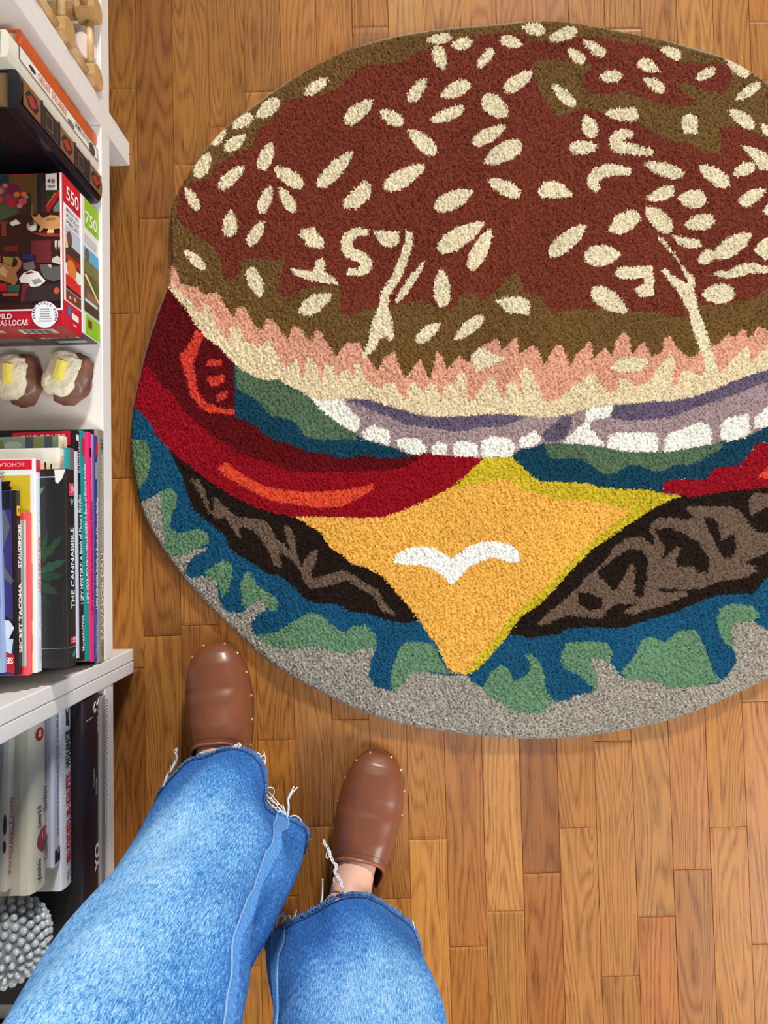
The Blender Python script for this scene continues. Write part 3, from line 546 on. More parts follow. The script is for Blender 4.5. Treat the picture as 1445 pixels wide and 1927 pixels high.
t, R = book('olive grey book under the bright teal one', FLAT(-.3851,-.1159,.2155,.07), .2348, .18, .0133, (118,116,98), (116,114,94), group=G1)
t, R = book('bright turquoise book just under the white animal book', FLAT(-.3857,-.1140,.2290,-.16), .2312, .18, .0158, (34,170,186), (38,176,190), group=G1)
t, R = book('white book with a striped orange animal on its cover', FLAT(-.3856,-.1117,.2450,-.22), .2269, .18, .0128, (232,228,216), (238,234,222), group=G1)
on_spine('REIDER', t, R, .196, .004, .022, .005, (200,60,50), .0)
cover_print(t, R, .0128, [((196,132,56), disc(-.040,.190,.022,.012)), ((232,206,160), disc(-.020,.198,.012,.010)), ((40,28,20), rect(-.034,.192,-.032,.203)), ((40,28,20), rect(-.026,.194,-.024,.208)), ((40,28,20), rect(-.018,.198,-.016,.210)), ((40,28,20), rect(-.011,.200,-.009,.208))]); on_cover('Random House', t, R, .0128, -.085, .218, .045, .006, (60,150,170), .0)
t, R = book('thick black book with green leaves on its glossy cover', FLAT(-.3660,-.1415,.2580,.21), .2293, .175, .0218, (26,27,30), (30,30,34), False, .002, group=G1, coat=.35)
on_spine('THE CANNABIBLE', t, R, .067, .0075, .094, .0088, WH, .006); spine_mark(t, R, [((214,74,94), rect(.198,.003,.213,.0175)), ((214,64,92), rect(.026,.004,.034,.0165)), ((180,184,186), rect(.0225,.001,.0229,.021)), ((96,164,160), [(.008,.010),(.020,.0085),(.016,.011)]), ((96,164,160), [(.008,.010),(.019,.004),(.014,.009)]), ((96,164,160), [(.008,.010),(.018,.0165),(.013,.012)]), ((120,176,170), [(.186,.010),(.197,.009),(.193,.012)]), ((120,176,170), [(.186,.010),(.196,.004),(.192,.009)]), ((120,176,170), [(.186,.010),(.196,.0165),(.191,.012)])]); on_spine('TEN', t, R, .2015, .006, .008, .008, WH); on_spine('10', t, R, .028, .007, .005, .006, WH)
LEAF = []
for (x, y, dx, dy, w, c) in [(-.034,.120,.030,.034,.0042,(30,70,46)),(-.034,.110,.033,.014,.005,(38,78,60)),(-.036,.104,.032,.002,.005,(28,62,50)),(-.036,.098,.026,-.014,.005,(36,64,44)),(-.036,.108,.014,.052,.0030,(34,72,46)),(-.040,.090,.022,-.022,.004,(28,52,38)),(-.036,.197,.010,.012,.002,(84,140,96))]:
    n_ = 7
    for s in (-1, 1):
        e_ = [(x, y)]
        for k in range(1, n_+1):
            f_ = k/n_; ww = w*math.sin(math.pi*min(1, f_*0.92+.08))*(1.25 if k % 2 else .75)
            l_ = math.hypot(dx, dy); e_.append((x+dx*f_-s*dy/l_*ww, y+dy*f_+s*dx/l_*ww))
        e_.append((x+dx, y+dy)); LEAF.append((c, e_ if s < 0 else e_[::-1]))
[cover_print(t, R, .0218, LEAF[2*k:2*k+2], 'leaf_print') for k in range(len(LEAF)//2)]; cover_print(t, R, .0218, [((176,180,184), rect(-.1,.0222,-.002,.0226)), ((226,226,222), rect(-.10,.2195,-.010,.2205)), ((236,236,232), [(-.014,.2285),(-.001,.2285),(-.005,.218),(-.010,.212),(-.013,.214)])])
t, R = book('white comic collection with a yellow framed cover and red corner band', FLAT(-.3967,-.1441,.2800,.03), .2429, .22, .0118, (232,232,230), (238,242,246), False, group=G1, rough=.3)
on_spine('LAZY SUNDAY BOOK', t, R, .090, .0032, .064, .0058, (214,40,90), .006); on_spine('Calvin and Hobbes', t, R, .050, .0032, .036, .005, (150,190,230), .0); on_spine('WATTERSON', t, R, .012, .0035, .024, .0045, (170,150,180), .0); on_spine('A New Collection', t, R, .168, .0035, .058, .0042, (150,190,226), .0); spine_mark(t, R, [((210,26,70), rect(.228,.0005,.242,.011))])
cover_print(t, R, .0118, [((206,28,52), rect(-.072,.2305,-.004,.242)), ((206,180,36), rect(-.205,.012,-.0062,.224)), ((20,18,20), [(-.060,.216),(-.028,.218),(-.030,.213),(-.027,.210),(-.030,.205),(-.028,.196),(-.060,.196)])]); on_cover('SCHOLASTIC', t, R, .0122, -.012, .2385, .044, .0045, (236,180,186), .0); on_cover('A CALVIN', t, R, .0122, -.034, .2285, .050, .0036, (120,90,140), .0)
t, R = book('thin coral red book with a grey framed cover photograph', FLAT(-.4018,-.1453,.2920,-.17), .1822, .13, .0093, (222,56,72), (244,86,92), False, group=G1)
spine_mark(t, R, [((250,168,70), rect(.001,.0001,.181,.0022)), ((150,40,44), rect(.025,.0005,.045,.0016)), ((150,40,44), rect(.06,.0005,.125,.0016))]); cover_print(t, R, .0093, [((206,204,196), rect(-.122,.010,-.0022,.174)), ((150,152,150), rect(-.122,.010,-.0045,.174)), ((188,186,180), rect(-.122,.010,-.0065,.174))])
t, R = book('black spined guide with a purple cover and yellow square', FLAT(-.4080,-.1427,.3015,.33), .2041, .14, .0113, (54,46,118), (24,20,22), False, group=G1)
on_spine('SECRET TACOMA', t, R, .024, .0028, .077, .0068, WH, .03); on_spine('STAUDINGER', t, R, .118, .0028, .049, .0066, WH, .03); spine_mark(t, R, [((240,196,20), rect(.176,.002,.187,.0095))]); on_spine('2', t, R, .1785, .0035, .006, .0045, (60,40,20))
cover_print(t, R, .0113, [((22,20,28), rect(-.060,.183,-.005,.2035)), ((196,70,44), disc(-.024,.186,.004,.004)), ((92,92,100), [(-.012,.182),(-.022,.182),(-.024,.150),(-.030,.130),(-.018,.112),(-.006,.100),(-.003,.104),(-.012,.118),(-.014,.140),(-.006,.164)]), ((190,30,50), [(-.030,.062),(-.014,.072),(-.018,.082),(-.012,.092),(-.030,.088)]), ((22,18,24), [(-.002,.040),(-.024,.040),(-.030,.078),(-.002,.058)]), ((214,220,240), [(-.003,.052),(-.008,.060),(-.020,.062),(-.030,.056),(-.030,.050),(-.012,.034)]), ((198,216,230), [(-.004,.040),(-.030,.040),(-.030,.020),(-.008,.014)]), ((186,24,50), [(-.003,.022),(-.030,.034),(-.040,.010),(-.003,.002)])])
on_cover('SECRET', t, R, .0117, -.004, .020, .026, .007, WH, .02)
t, R = book('pale blue book on top of the tall stack', FLAT(-.4194,-.1385,.3130,1.25), .2136, .14, .0068, (120,170,206), (150,168,214), False, group=G1)
cover_print(t, R, .0068, [((98,170,214), rect(-.06,.140,-.0015,.212)), ((190,220,232), rect(-.06,.098,-.0015,.102)), ((92,142,180), rect(-.06,.072,-.0015,.098)), ((222,240,244), rect(-.06,.018,-.004,.090)), ((150,190,220), rect(-.06,.0,-.0015,.016))])
lettering('PLAINSONG', R @ frame((-.0065, .024, .0073), (0,1,0), (-1,0,0)), .064, .005, (20,30,40), t, .004)
# --- low stack beside the jeans
t, R = book('ribbed grey cloth covered book at the bottom of the stack beside the jeans', FLAT(-.3950,-.6338,.1122,-.57), .4250, .24, .0152, (150,148,142), (152,150,146), True, group=G2, rough=.9, coat=0)
spine_mark(t, R, [((128,126,122), rect(.002+.004*k,.0005,.0035+.004*k,.0148)) for k in range(105)])
t, R = book('big dark wine red book with a gold line round its rounded spine', FLAT(-.3941,-.5819,.1275,-.60), .3790, .25, .0532, (22,18,22), (34,20,28), True, .010, group=G2, rough=.55, coat=.05)
on_spine('THE COMPLETE', t, R, .262, .026, .024, .0045, (214,206,210), .0); on_spine('SYNONYMS', t, R, .250, .018, .022, .0045, (214,206,210), .0); on_spine('YO', t, R, .150, .012, .036, .013, WH, .03); on_spine('HENRY MILLER', t, R, .330, .014, .022, .004, (220,214,216), .0)
spine_mark(t, R, [((206,170,90), rect(.353,.030,.3545,.052))], dx=.0004)
tube('spine_flourish', [R @ Vector(p) for p in spline([(.0006,.357,.014),(.0006,.362,.020),(.0006,.358,.025),(.0006,.366,.027),(.0006,.372,.022),(.0006,.366,.017),(.0006,.374,.012)], 6)], .0005, mat((226,222,226), .4), t, 5)
t, R = book('white book with a red slab lettered title on the dark red book', FLAT(-.4069,-.4265,.1810,-.18), .2250, .165, .0303, (226,222,208), (232,236,240), True, .007, group=G2)
on_spine('BLOOD & GUTS', t, R, .030, .0085, .110, .0135, (200,12,40), .035); on_spine('VIOLENCE', t, R, .146, .0095, .046, .0125, (30,30,34), .035); on_spine('DON', t, R, .008, .016, .012, .0045, (40,40,44)); on_spine('ATYEO', t, R, .010, .010, .014, .0045, (40,40,44))
spine_mark(t, R, [((60,60,64), [(.196,.010),(.214,.012),(.216,.017),(.200,.020)]), ((90,90,92), [(.205,.012),(.222,.009),(.222,.0115),(.206,.016)]), ((90,90,92), [(.205,.016),(.222,.018),(.222,.0205),(.206,.019)])]); cover_print(t, R, .0303, [((30,24,22), rect(-.030,.012,-.024,.018)), ((90,20,30), rect(-.029,.022,-.0265,.03))])
t, R = book('slim lilac grey paperback with small spaced letters on its spine', FLAT(-.4096,-.3908,.2115,-.28), .1890, .13, .0158, (186,182,196), (214,220,236), False, group=G2)
on_spine('28 DAYS TO ECSTASY FOR COUPLES', t, R, .036, .005, .150, .0052, (96,100,128), .0); spine_mark(t, R, [((40,38,44), rect(.004,.001,.020,.0145)), ((150,140,146), disc(.018,.006,.004,.004))])
t, R = book('thick cream hardback with red lips painted on its spine', FLAT(-.4159,-.4042,.2275,-.25), .2025, .16, .0388, (206,200,178), (228,222,198), True, .012, group=G2)
on_spine('Jackie', t, R, .010, .020, .026, .011, (60,58,60), .02, .3); on_spine('Collins', t, R, .028, .006, .026, .010, (90,88,90), .02, .3); on_spine('Lovers &', t, R, .072, .021, .026, .010, (60,58,60), .02, .3); on_spine('Gamblers', t, R, .086, .007, .030, .010, (60,58,60), .02, .3)
spine_mark(t, R, [((160,70,74), [(.040,.016),(.046,.024),(.055,.030),(.062,.028),(.068,.020),(.070,.010),(.066,.006),(.060,.008),(.054,.004),(.046,.008)]), ((226,170,166), rect(.056,.016,.064,.018))], 'lips_print'); spine_mark(t, R, [((196,40,40), disc(.180,.022,.008,.009)), ((240,220,210), rect(.177,.019,.184,.025)), ((196,40,40), rect(.179,.021,.182,.023))])
t, R = book('cream paperback with curly red script on its spine', FLAT(-.4407,-.3930,.2665,-1.98), .1750, .12, .0128, (220,216,196), (230,226,208), False, group=G2)
on_spine('Sweeney-Town', t, R, .016, .0025, .088, .0085, (206,34,60), .012, .3); spine_mark(t, R, [((120,110,100), rect(.04,.0005,.08,.0012))]); cover_print(t, R, .0128, [((46,50,60), disc(-.003,.050,.002,.007)), ((46,50,60), disc(-.003,.075,.002,.012))])
t, R = book('grey cloth book on top of the stack beside the jeans', FLAT(-.4512,-.3745,.2797,-3.6), .165, .11, .0060, (132,138,150), (132,138,150), False, group=G2, rough=.95, coat=0, var=.25)
bx = thing('storage_box', 'dark brown leather box behind the beaded ball in the shade', 'box', (-.4050, -.7850, .1122))
box('box_body', (-.20,0,0), (0,.1480,.0440), mat((70,36,22), .45, .1, bump=.3, bscale=200), bx, .004, 2); box('lid', (-.203,-.002,.0442), (.002,.1500,.0580), mat((78,40,24), .45, .1, bump=.3, bscale=200), bx, .004, 2)
# --- upright books
t, R = book('thin orange upright book against the bookcase side', STAND(-.3940,.5630,.3210), .2085, .16, .0175, (196,84,30), (214,94,36), True, .004, group=G3)
on_spine('SWEET PEPPERS', t, R, .080, .0105, .070, .0032, (110,50,20), .01); on_spine('VARIOUS', t, R, .165, .0105, .030, .0030, (110,50,20), .01)
t, R = book('cream upright book with grey framed pink title between orange and black', STAND(-.3900,.5245,.3560), .2438, .17, .0300, (232,228,212), (236,232,216), True, .006, group=G3)
spine_mark(t, R, [((92,98,108), rect(.020,.011,.236,.0285)), ((242,238,224), rect(.0225,.0125,.234,.0272)), ((40,40,44), disc(.050,.019,.008,.003)), ((110,110,112), disc(.150,.015,.010,.004)), ((70,70,74), disc(.215,.018,.010,.008))])
on_spine('GREAT', t, R, .062, .0155, .030, .009, (216,120,116), .012); on_spine('STORIES', t, R, .096, .0155, .040, .009, (216,120,116), .012); on_spine('JAMES JOYCE', t, R, .160, .017, .045, .008, (70,90,110), .01)
t, R = book('heavy navy leather upright book with gilt panels and red diamonds', STAND(-.3875,.4800,.3360), .2238, .19, .0445, (16,16,22), (20,22,34), True, .012, group=G3, rough=.3, coat=.4, paper=mat((150,120,80), .8))
sh = []
for k in range(5):
    a = .004+k*.0440
    if k % 2 == 0: sh += [((150,74,44), rect(a,.007,a+.040,.036)), ((124,96,62), rect(a+.002,.0095,a+.038,.034)), ((26,26,40), [(a+.004,.0215),(a+.012,.031),(a+.028,.031),(a+.036,.0215),(a+.028,.012),(a+.012,.012)]), ((170,48,44), [(a+.008,.0215),(a+.020,.029),(a+.032,.0215),(a+.020,.014)])]
    else: sh += [((110,88,58), rect(a+.001,.0075,a+.039,.0355)), ((24,26,40), rect(a+.002,.0085,a+.038,.0345)), ((96,84,64), rect(a+.008,.012,a+.026,.031)), ((30,32,46), rect(a+.010,.014,a+.024,.029))]
spine_mark(t, R, sh, dx=.0002)
for k in range(1, 5):
    bm = bmesh.new(); bbox_bm(bm, (-.004, .0015+k*.0440, .006), (.0012, .0050+k*.0440, .0385), None, .0009, 2); bmesh.ops.transform(bm, matrix=R, verts=bm.verts); bm_obj('raised_band', bm, mat((26,28,44), .3, .4), t)

# ------------------------------------------------------------------ jigsaw puzzle boxes
def puzzle(label, y0, y1, z0, z1, x1, rgb, inner):
    t = thing('puzzle_box', label, 'puzzle box', (x1, y0, z0), 0, 'jigsaw puzzle boxes stacked flat')
    h = z1-z0; w = y1-y0; D = .250
    box('tray', (-D+.0015, .0015, .0), (-.0015, w-.0015, h-.004), mat(inner, .6), t, .0004)
    box('lid', (-D, 0, .0012), (0, w, h), mat(rgb, .35, .25), t, .0010, 2)
    return t, w, h, D
t, w, h, D = puzzle('green jigsaw puzzle box lying under the red one', .2794, .4660, .1122, .1718, -.3922, (240,240,238), (70,58,50))
print_mesh('side_print', [((150,198,40), rect(.146,.0012,w-.0005,h-.010)), ((150,198,40), rect(.0005,.0012,.028,h-.010)), ((92,176,222), rect(.102,.004,.120,h-.006)), ((120,120,70), rect(.084,.004,.103,h-.006)), ((104,84,56), rect(.031,.004,.085,h-.006)), ((80,100,56), rect(.066,.004,.080,.030)), ((150,110,80), rect(.048,.010,.060,.045)), ((200,220,236), rect(.045,.010,.049,h-.008)), ((70,60,44), rect(.031,.004,.044,h-.006)), ((120,90,64), disc(.110,h-.016,.008,.007)), ((240,226,150), [(.052,.003),(.056,.003),(.083,h-.012),(.080,h-.006)]), ((206,206,204), rect(.126,.012,.136,h-.008)), ((120,60,70), rect(.012,.030,.022,.042))], frame((0,0,0),(0,1,0),(0,0,1)), t, .0004)
lettering('750', frame((.0012, .152, h-.010), (0,0,-1), (0,1,0)), .038, .017, (250,252,240), t, .01)
print_mesh('end_print', [((76,60,52), rect(-D+.001,.001,-.0012,h-.001)), ((206,206,204), rect(-.066,.034,-.014,.052)), ((196,196,192), rect(-.052,.012,-.012,.022)), ((120,110,100), rect(-.130,.020,-.080,.040))] + [((30,30,30), rect(-.060+.0032*k,.036,-.0585+.0032*k+.0012*(k % 3 == 0),.050)) for k in range(13)], frame((0,0,0),(1,0,0),(0,0,1)), t, .0004)
t, w, h, D = puzzle('red jigsaw puzzle box with a picture of kittens on its lid', .2730, .4660, .1722, .2252, -.3928, (196,26,48), (236,236,232))
print_mesh('side_print', [((246,246,246), rect(.0325,.001,w-.036,h-.001)), ((206,20,44), rect(.0,.001,.0325,h-.001)), ((206,20,44), rect(w-.036,.001,w-.0005,h-.001)), ((190,206,220), rect(.108,.003,.130,h-.006)), ((120,70,80), disc(.116,h-.018,.010,.008)), ((70,50,44), rect(.082,.003,.108,h-.006)), ((236,214,120), [(.100,h-.006),(.118,h-.006),(.104,h-.014)]), ((190,40,24), rect(.086,.006,.094,h-.008)), ((222,130,54), disc(.078,.030,.012,.014)), ((216,40,40), rect(.052,.003,.068,h-.006)), ((240,230,226), rect(.066,.006,.074,.016)), ((24,18,18), rect(.049,.003,.053,h-.006)), ((120,52,44), rect(.0345,.003,.048,h-.006)), ((214,150,140), disc(.042,.022,.003,.004)), ((230,200,190), disc(.040,.036,.002,.003)), ((40,120,200), rect(.016,.036,.028,.044)), ((246,246,250), rect(.014,.012,.022,.032)), ((236,150,160), rect(.006,.018,.009,.028))], frame((0,0,0),(0,1,0),(0,0,1)), t, .0004)
lettering('550', frame((.0012, w-.030, h-.008), (0,0,-1), (0,1,0)), .036, .018, WH, t, .012)
for k in range(3): lettering(['MADE IN USA', 'PUZZLE', 'PIECES'][k], frame((.0012, w-.045-.008*k, h-.008), (0,0,-1), (0,1,0)), .036, .0048, (60,70,120), t, .01)
print_mesh('end_print', [((178,28,46), rect(-D+.001,.001,-.0005,h-.001)), ((220,216,212), rect(-.066,.020,-.020,.038)), ((196,190,176), rect(-.150,.026,-.085,.038)), ((110,100,80), rect(-.128,.028,-.092,.037))] + [((36,32,32), rect(-.060+.003*k,.022,-.0588+.003*k+.001*(k % 3 == 0),.036)) for k in range(12)], frame((0,0,0),(1,0,0),(0,0,1)), t, .0004)
# lid picture: kittens on a writing desk, flowers, books
SX, SY = 1/1.486e3, 1/1.486e3     # one photograph pixel at lid height, in metres
def lidp(pts, s, oy):              # from lid close-ups (scale s, first row oy)
    return [((x/s-121)*SX, (612-(oy+y/s))*SY) for x, y in pts]
p1 = lambda *a: lidp(a, 11.115, 320); p2 = lambda *a: lidp(a, 11.115, 470)
pic = [((60,26,24), rect(-.15,.0205,-.0028,.1915)), ((96,66,36), p1((-900,80),(820,80),(820,900),(-900,900))), ((60,40,26), p1((440,480),(700,480),(700,940),(440,940))), ((122,88,50), p1((690,740),(740,740),(740,940),(690,940))), ((36,52,58), p1((-900,60),(250,60),(230,300),(-900,340))), ((34,42,48), p1((830,80),(1010,80),(990,900),(830,900))), ((84,40,40), p1((910,280),(990,280),(980,900),(910,900))), ((50,66,34), p1((1000,440),(1240,440),(1000,740))), ((180,34,36), p1((990,760),(1260,420),(1320,480),(1060,880),(1000,860))), ((190,110,50), p1((1000,750),(1180,480),(1220,480),(1010,780))), ((110,112,112), p1((1150,800),(1300,600),(1320,880),(1160,880))),
       ((70,84,56), p1((-200,720),(350,740),(420,900),(100,1030),(-200,1030))), ((226,222,212), p1((240,1090),(380,1020),(480,1110),(300,1160)))]
for (x, y, r, c) in [(330,390,130,(110,24,64)),(220,560,90,(150,34,84)),(290,690,90,(186,24,52)),(400,500,70,(206,92,44)),(545,500,65,(222,96,40)),(520,650,90,(190,70,84)),(460,740,60,(206,110,124)),(60,420,80,(180,100,110)),(40,600,80,(176,60,84)),(160,310,60,(190,96,80)),(-90,500,120,(170,60,90)),(600,560,50,(120,126,90))]: pic.append((c, lidp(disc(x, y, r, r*.85, 9), 11.115, 320)))
pic += [((120,46,34), p1((-900,1040),(220,1050),(220,1110),(-900,1110))), ((128,56,34), p1((80,1110),(180,1110),(180,1380),(80,1360))), ((150,54,48), p1((700,1310),(1330,1350),(1330,1410),(940,1400))), ((108,36,30), p1((120,1600),(420,1560),(420,1690),(120,1700))), ((112,40,46), p1((680,1480),(1100,1480),(1100,1778),(700,1778))),
        ((168,160,150), lidp(disc(710,1180,110,110,10), 11.115, 320)), ((60,50,46), lidp(disc(700,1110,60,50,8), 11.115, 320)), ((236,230,216), p1((650,1200),(800,1150),(800,1260),(700,1290))),
        ((204,150,92), p1((700,940),(790,990),(860,910),(930,1020),(1100,950),(1260,980),(1330,1060),(1330,1300),(1270,1230),(1170,1260),(1160,1330),(1020,1340),(1050,1240),(960,1220),(880,1310),(850,1280),(900,1190),(760,1060))), ((236,200,150), p1((1020,1310),(1060,1250),(1160,1270),(1160,1330))), ((170,110,60), p1((1000,1020),(1200,1000),(1200,1060),(1020,1080))),
        ((216,206,180), p1((1180,1490),(1230,1490),(1210,1700),(1180,1600))), ((216,206,180), p1((1250,1490),(1310,1490),(1270,1700),(1250,1600))),
        ((170,30,40), p2((-300,100),(60,120),(80,240),(-300,250))), ((150,130,60), p2((110,130),(330,150),(300,330),(120,260))), ((40,46,110), p2((510,80),(750,100),(730,220),(530,200))), ((108,36,42), p2((780,60),(1110,60),(1110,280),(800,280))), ((206,200,180), p2((1130,190),(1230,140),(1330,200),(1330,340),(1120,270))),
        ((168,112,70), p2((-300,300),(0,250),(180,290),(330,360),(390,330),(420,240),(350,140),(420,140),(500,250),(480,360),(380,470),(420,620),(340,760),(300,810),(250,790),(290,700),(120,640),(-100,560),(-300,600))), ((206,160,110), p2((30,380),(120,330),(200,440),(180,560),(60,500))),
        ((112,106,98), p2((520,280),(740,240),(780,400),(640,440),(530,400))), ((92,92,92), p2((870,320),(1040,310),(1120,380),(1300,340),(1330,620),(1160,680),(960,600),(900,480))), ((196,190,184), p2((1040,310),(1110,330),(1110,390),(1060,370))), ((236,234,228), p2((440,600),(540,480),(700,430),(840,470),(900,560),(990,660),(860,770),(700,780),(560,690),(480,690))), ((120,44,40), p2((560,490),(700,450),(760,480),(600,520))), ((150,150,150), p2((700,640),(860,600),(930,680),(760,740))),
        ((178,24,44), p2((-300,720),(190,680),(190,860),(-300,860))), ((44,92,70), p2((200,720),(470,740),(440,880),(200,870))), ((190,70,54), p2((90,890),(430,890),(430,960),(120,960))), ((54,40,44), p2((600,800),(1330,700),(1330,1080),(500,1080))), ((120,40,46), p2((500,740),(560,690),(650,700),(660,770),(570,850),(540,1080),(470,1080))), ((206,88,60), lidp(disc(1215,870,60,70,10), 11.115, 470)), ((34,24,26), p2((-300,970),(460,970),(470,1085),(-300,1085))),
        ((246,246,244), rect(-.15,.0185,-.0002,.0205)), ((246,246,244), rect(-.0028,.0005,-.0003,.1925)), ((200,30,54), rect(-.0028,.0005,-.0003,.0185)), ((238,236,232), p1((1010,100),(1240,80),(1240,435),(1010,435))), ((40,50,110), p1((1040,240),(1110,170),(1090,290))), ((206,90,96), lidp(disc(1160,245,45,50,10), 11.115, 320)), ((150,150,150), p1((1040,330),(1200,330),(1200,385),(1060,385)))]
Mtop = frame((0,0,h),(1,0,0),(0,1,0))
print_mesh('lid_picture', pic, Mtop, t, .00022)
lettering('WILD', frame((-.0860,.0085,h+.0022),(1,0,0),(0,1,0)), .0225, .0066, WH, t, .02); lettering('GATITAS LOCAS', frame((-.0995,.0005-.0005,h+.0022),(1,0,0),(0,1,0)), .0558, .0072, WH, t, .02)
sk = bpy.data.objects.new('prize_sticker', None); sk.empty_display_size = .01; sk.location = (-.0222, .0128, h+.0024); link(sk, t, label='round white bonus prize sticker')
obj('paper', [(x, y, .0) for x, y in disc(0,0,.0163,.0166,40)]+[(x, y, .0004) for x, y in disc(0,0,.0163,.0166,40)], [tuple(range(40,80)), tuple(range(39,-1,-1))]+[(i,(i+1)%40,40+(i+1)%40,40+i) for i in range(40)], mat((238,240,246), .4), sk)
for word, a0, a1 in (('PRIME', 205, 150), ('BONUS', 122, 60), ('PRIMA', 32, -24)):
    for i, ch in enumerate(word):
        a = math.radians(a0+(a1-a0)*i/(len(word)-1)); rr = .0128
        lettering(ch, frame((rr*math.cos(a)-.0010*math.sin(a), rr*math.sin(a)-.0010*(-math.cos(a))*-1, .0006), (math.sin(a),-math.cos(a),0), (math.cos(a),math.sin(a),0)), .0021, .0026, (40,44,100), sk, .02)
for k in range(6): print_mesh('fine_print', [((150,156,176), rect(-.006-.002*(k > 3),.0062-.003*k,.006+.002*(k > 3),.0073-.003*k))], frame((0,0,.0004),(1,0,0),(0,1,0)), sk)

# ------------------------------------------------------------------ baked potato ornaments
def noise3(p, s, seed=0):
    x, y, z = p[..., 0]*s, p[..., 1]*s, p[..., 2]*s
    return (np.sin(x*1.7+seed+1.3*np.sin(y*1.1))*np.sin(y*1.9+seed*.7+1.1*np.sin(z*1.3))+0.6*np.sin(z*2.3+x*.9+seed*1.9)*np.sin(x*2.9-y*1.7))/1.6
def blob(name, c, r, parent, material, seed, amp, fq, nu=40, nv=24, rot=0.0, zmin=None, pw=1.0):
    u = np.linspace(0, 2*np.pi, nu, endpoint=False); v = np.linspace(0, np.pi, nv)
    U, Vv = np.meshgrid(u, v); d = np.stack([np.sin(Vv)*np.cos(U), np.sin(Vv)*np.sin(U), np.cos(Vv)], -1)
    s = 1+amp*noise3(d, fq, seed)+amp*.5*noise3(d, fq*2.3, seed+3); p = d*s[..., None]
    p = np.sign(p)*np.abs(p)**pw*np.array(r); ca, sa = math.cos(rot), math.sin(rot)
    p = np.stack([p[...,0]*ca-p[...,1]*sa, p[...,0]*sa+p[...,1]*ca, p[...,2]], -1)+np.array(c)
    if zmin is not None: p[..., 2] = np.maximum(p[..., 2], zmin)
    Fc = [(i*nu+j, (i+1)*nu+j, (i+1)*nu+(j+1) % nu, i*nu+(j+1) % nu) for i in range(nv-1) for j in range(nu)]
    return obj(name, p.reshape(-1, 3), Fc, material, parent, smooth=True)
SKIN_P = mat((120, 78, 62), 0.5, 0.2, bump=0.35, bscale=160, var=.25, vscale=55); MASH = mat((240, 234, 208), 0.55, bump=0.5, bscale=350, var=.06, vscale=150); BUTTER = mat((246, 230, 110), 0.35, 0.2)
def potato(label, x, y, rot, seed, s=1.0, bro=0.0):
    t = thing('baked_potato', label, 'ornament', (x, y, .1121), rot, 'baked potato ornaments on the shelf')
    blob('potato_skin', (.004*s,0,.017*s), (.0262*s,.0385*s,.0172*s), t, SKIN_P, seed, .10, 2.2, zmin=.0)
    m = blob('mashed_filling', (-.0075*s,.001*s,.0235*s), (.0235*s,.0315*s,.0160*s), t, MASH, seed+5, .11, 3.6, 56, 34, pw=.62)
    bm = bmesh.new(); g = bbox_bm(bm, (-.0085*s,-.0165*s,.0330*s), (.0085*s,.0160*s,.0480*s), None, 0)
    for v in bm.verts:
        if v.co.z > .044*s: v.co.x = -.001*s+(v.co.x+.001*s)*.42; v.co.y = .002*s+(v.co.y-.002*s)*(.92 if v.co.y > 0 else .45)
    bmesh.ops.bevel(bm, geom=list(bm.edges), offset=.0007, segments=2, affect='EDGES'); bmesh.ops.transform(bm, matrix=Matrix.Translation((-.006*s,.002*s,0)) @ Matrix.Rotation(bro, 4, 'Z'), verts=bm.verts)
    bm_obj('butter_pat', bm, BUTTER, t)
    for k, (a, l) in enumerate([(.5,.010),(-.9,.011),(2.6,.006)]):      # torn flakes of filling over the rim
        p0 = Vector((-.006*s+.019*s*math.cos(a), .002*s+.028*s*math.sin(a), .027*s)); d_ = Vector((math.cos(a)*l, math.sin(a)*l*1.2, -.001)); n_ = Vector((-d_.y, d_.x, 0))*.6
        obj('filling_flake', [p0-n_, p0+n_, p0+d_, p0+Vector((0,0,-.004))], [(0,1,2),(0,3,1),(1,3,2),(0,2,3)], MASH, t)
    return t
potato('baked potato ornament nearest the front edge of the shelf', -.4270, .2285, math.radians(-22), 1.0, 1.0, .1)
potato('baked potato ornament in the middle of the row on the shelf', -.4960, .2275, math.radians(-4), 4.0, .98, .05)
potato('baked potato ornament farthest back, mostly out of the frame', -.5650, .2250, math.radians(6), 8.0, .98)

# ------------------------------------------------------------------ silver beaded ball on the dark red book
t = thing('beaded_ball', 'silver grey ball covered in round beads on the dark book', 'ornament', (-.4670,-.4720,.1812))
SIL = mat((184, 192, 195), 0.34, 0.2, metal=0.1, var=.1, vscale=20); rb = .0455; cz = rb+.0055
bm = bmesh.new(); bmesh.ops.create_uvsphere(bm, u_segments=40, v_segments=24, radius=rb); bmesh.ops.translate(bm, verts=bm.verts, vec=(0,0,cz)); bm_obj('core', bm, mat((112, 120, 124), .45, metal=.1), t, True)
bm = bmesh.new(); bmesh.ops.create_icosphere(bm, subdivisions=2, radius=1.0); BEAD = bpy.data.meshes.new('bead'); bm.to_mesh(BEAD); bm.free(); BEAD.materials.append(SIL); BEAD.polygons.foreach_set('use_smooth', [True]*len(BEAD.polygons))
axis = Vector((.20, -.25, .94)).normalized(); q = Vector((0,0,1)).rotation_difference(axis); tw = 0.0
rows = 15
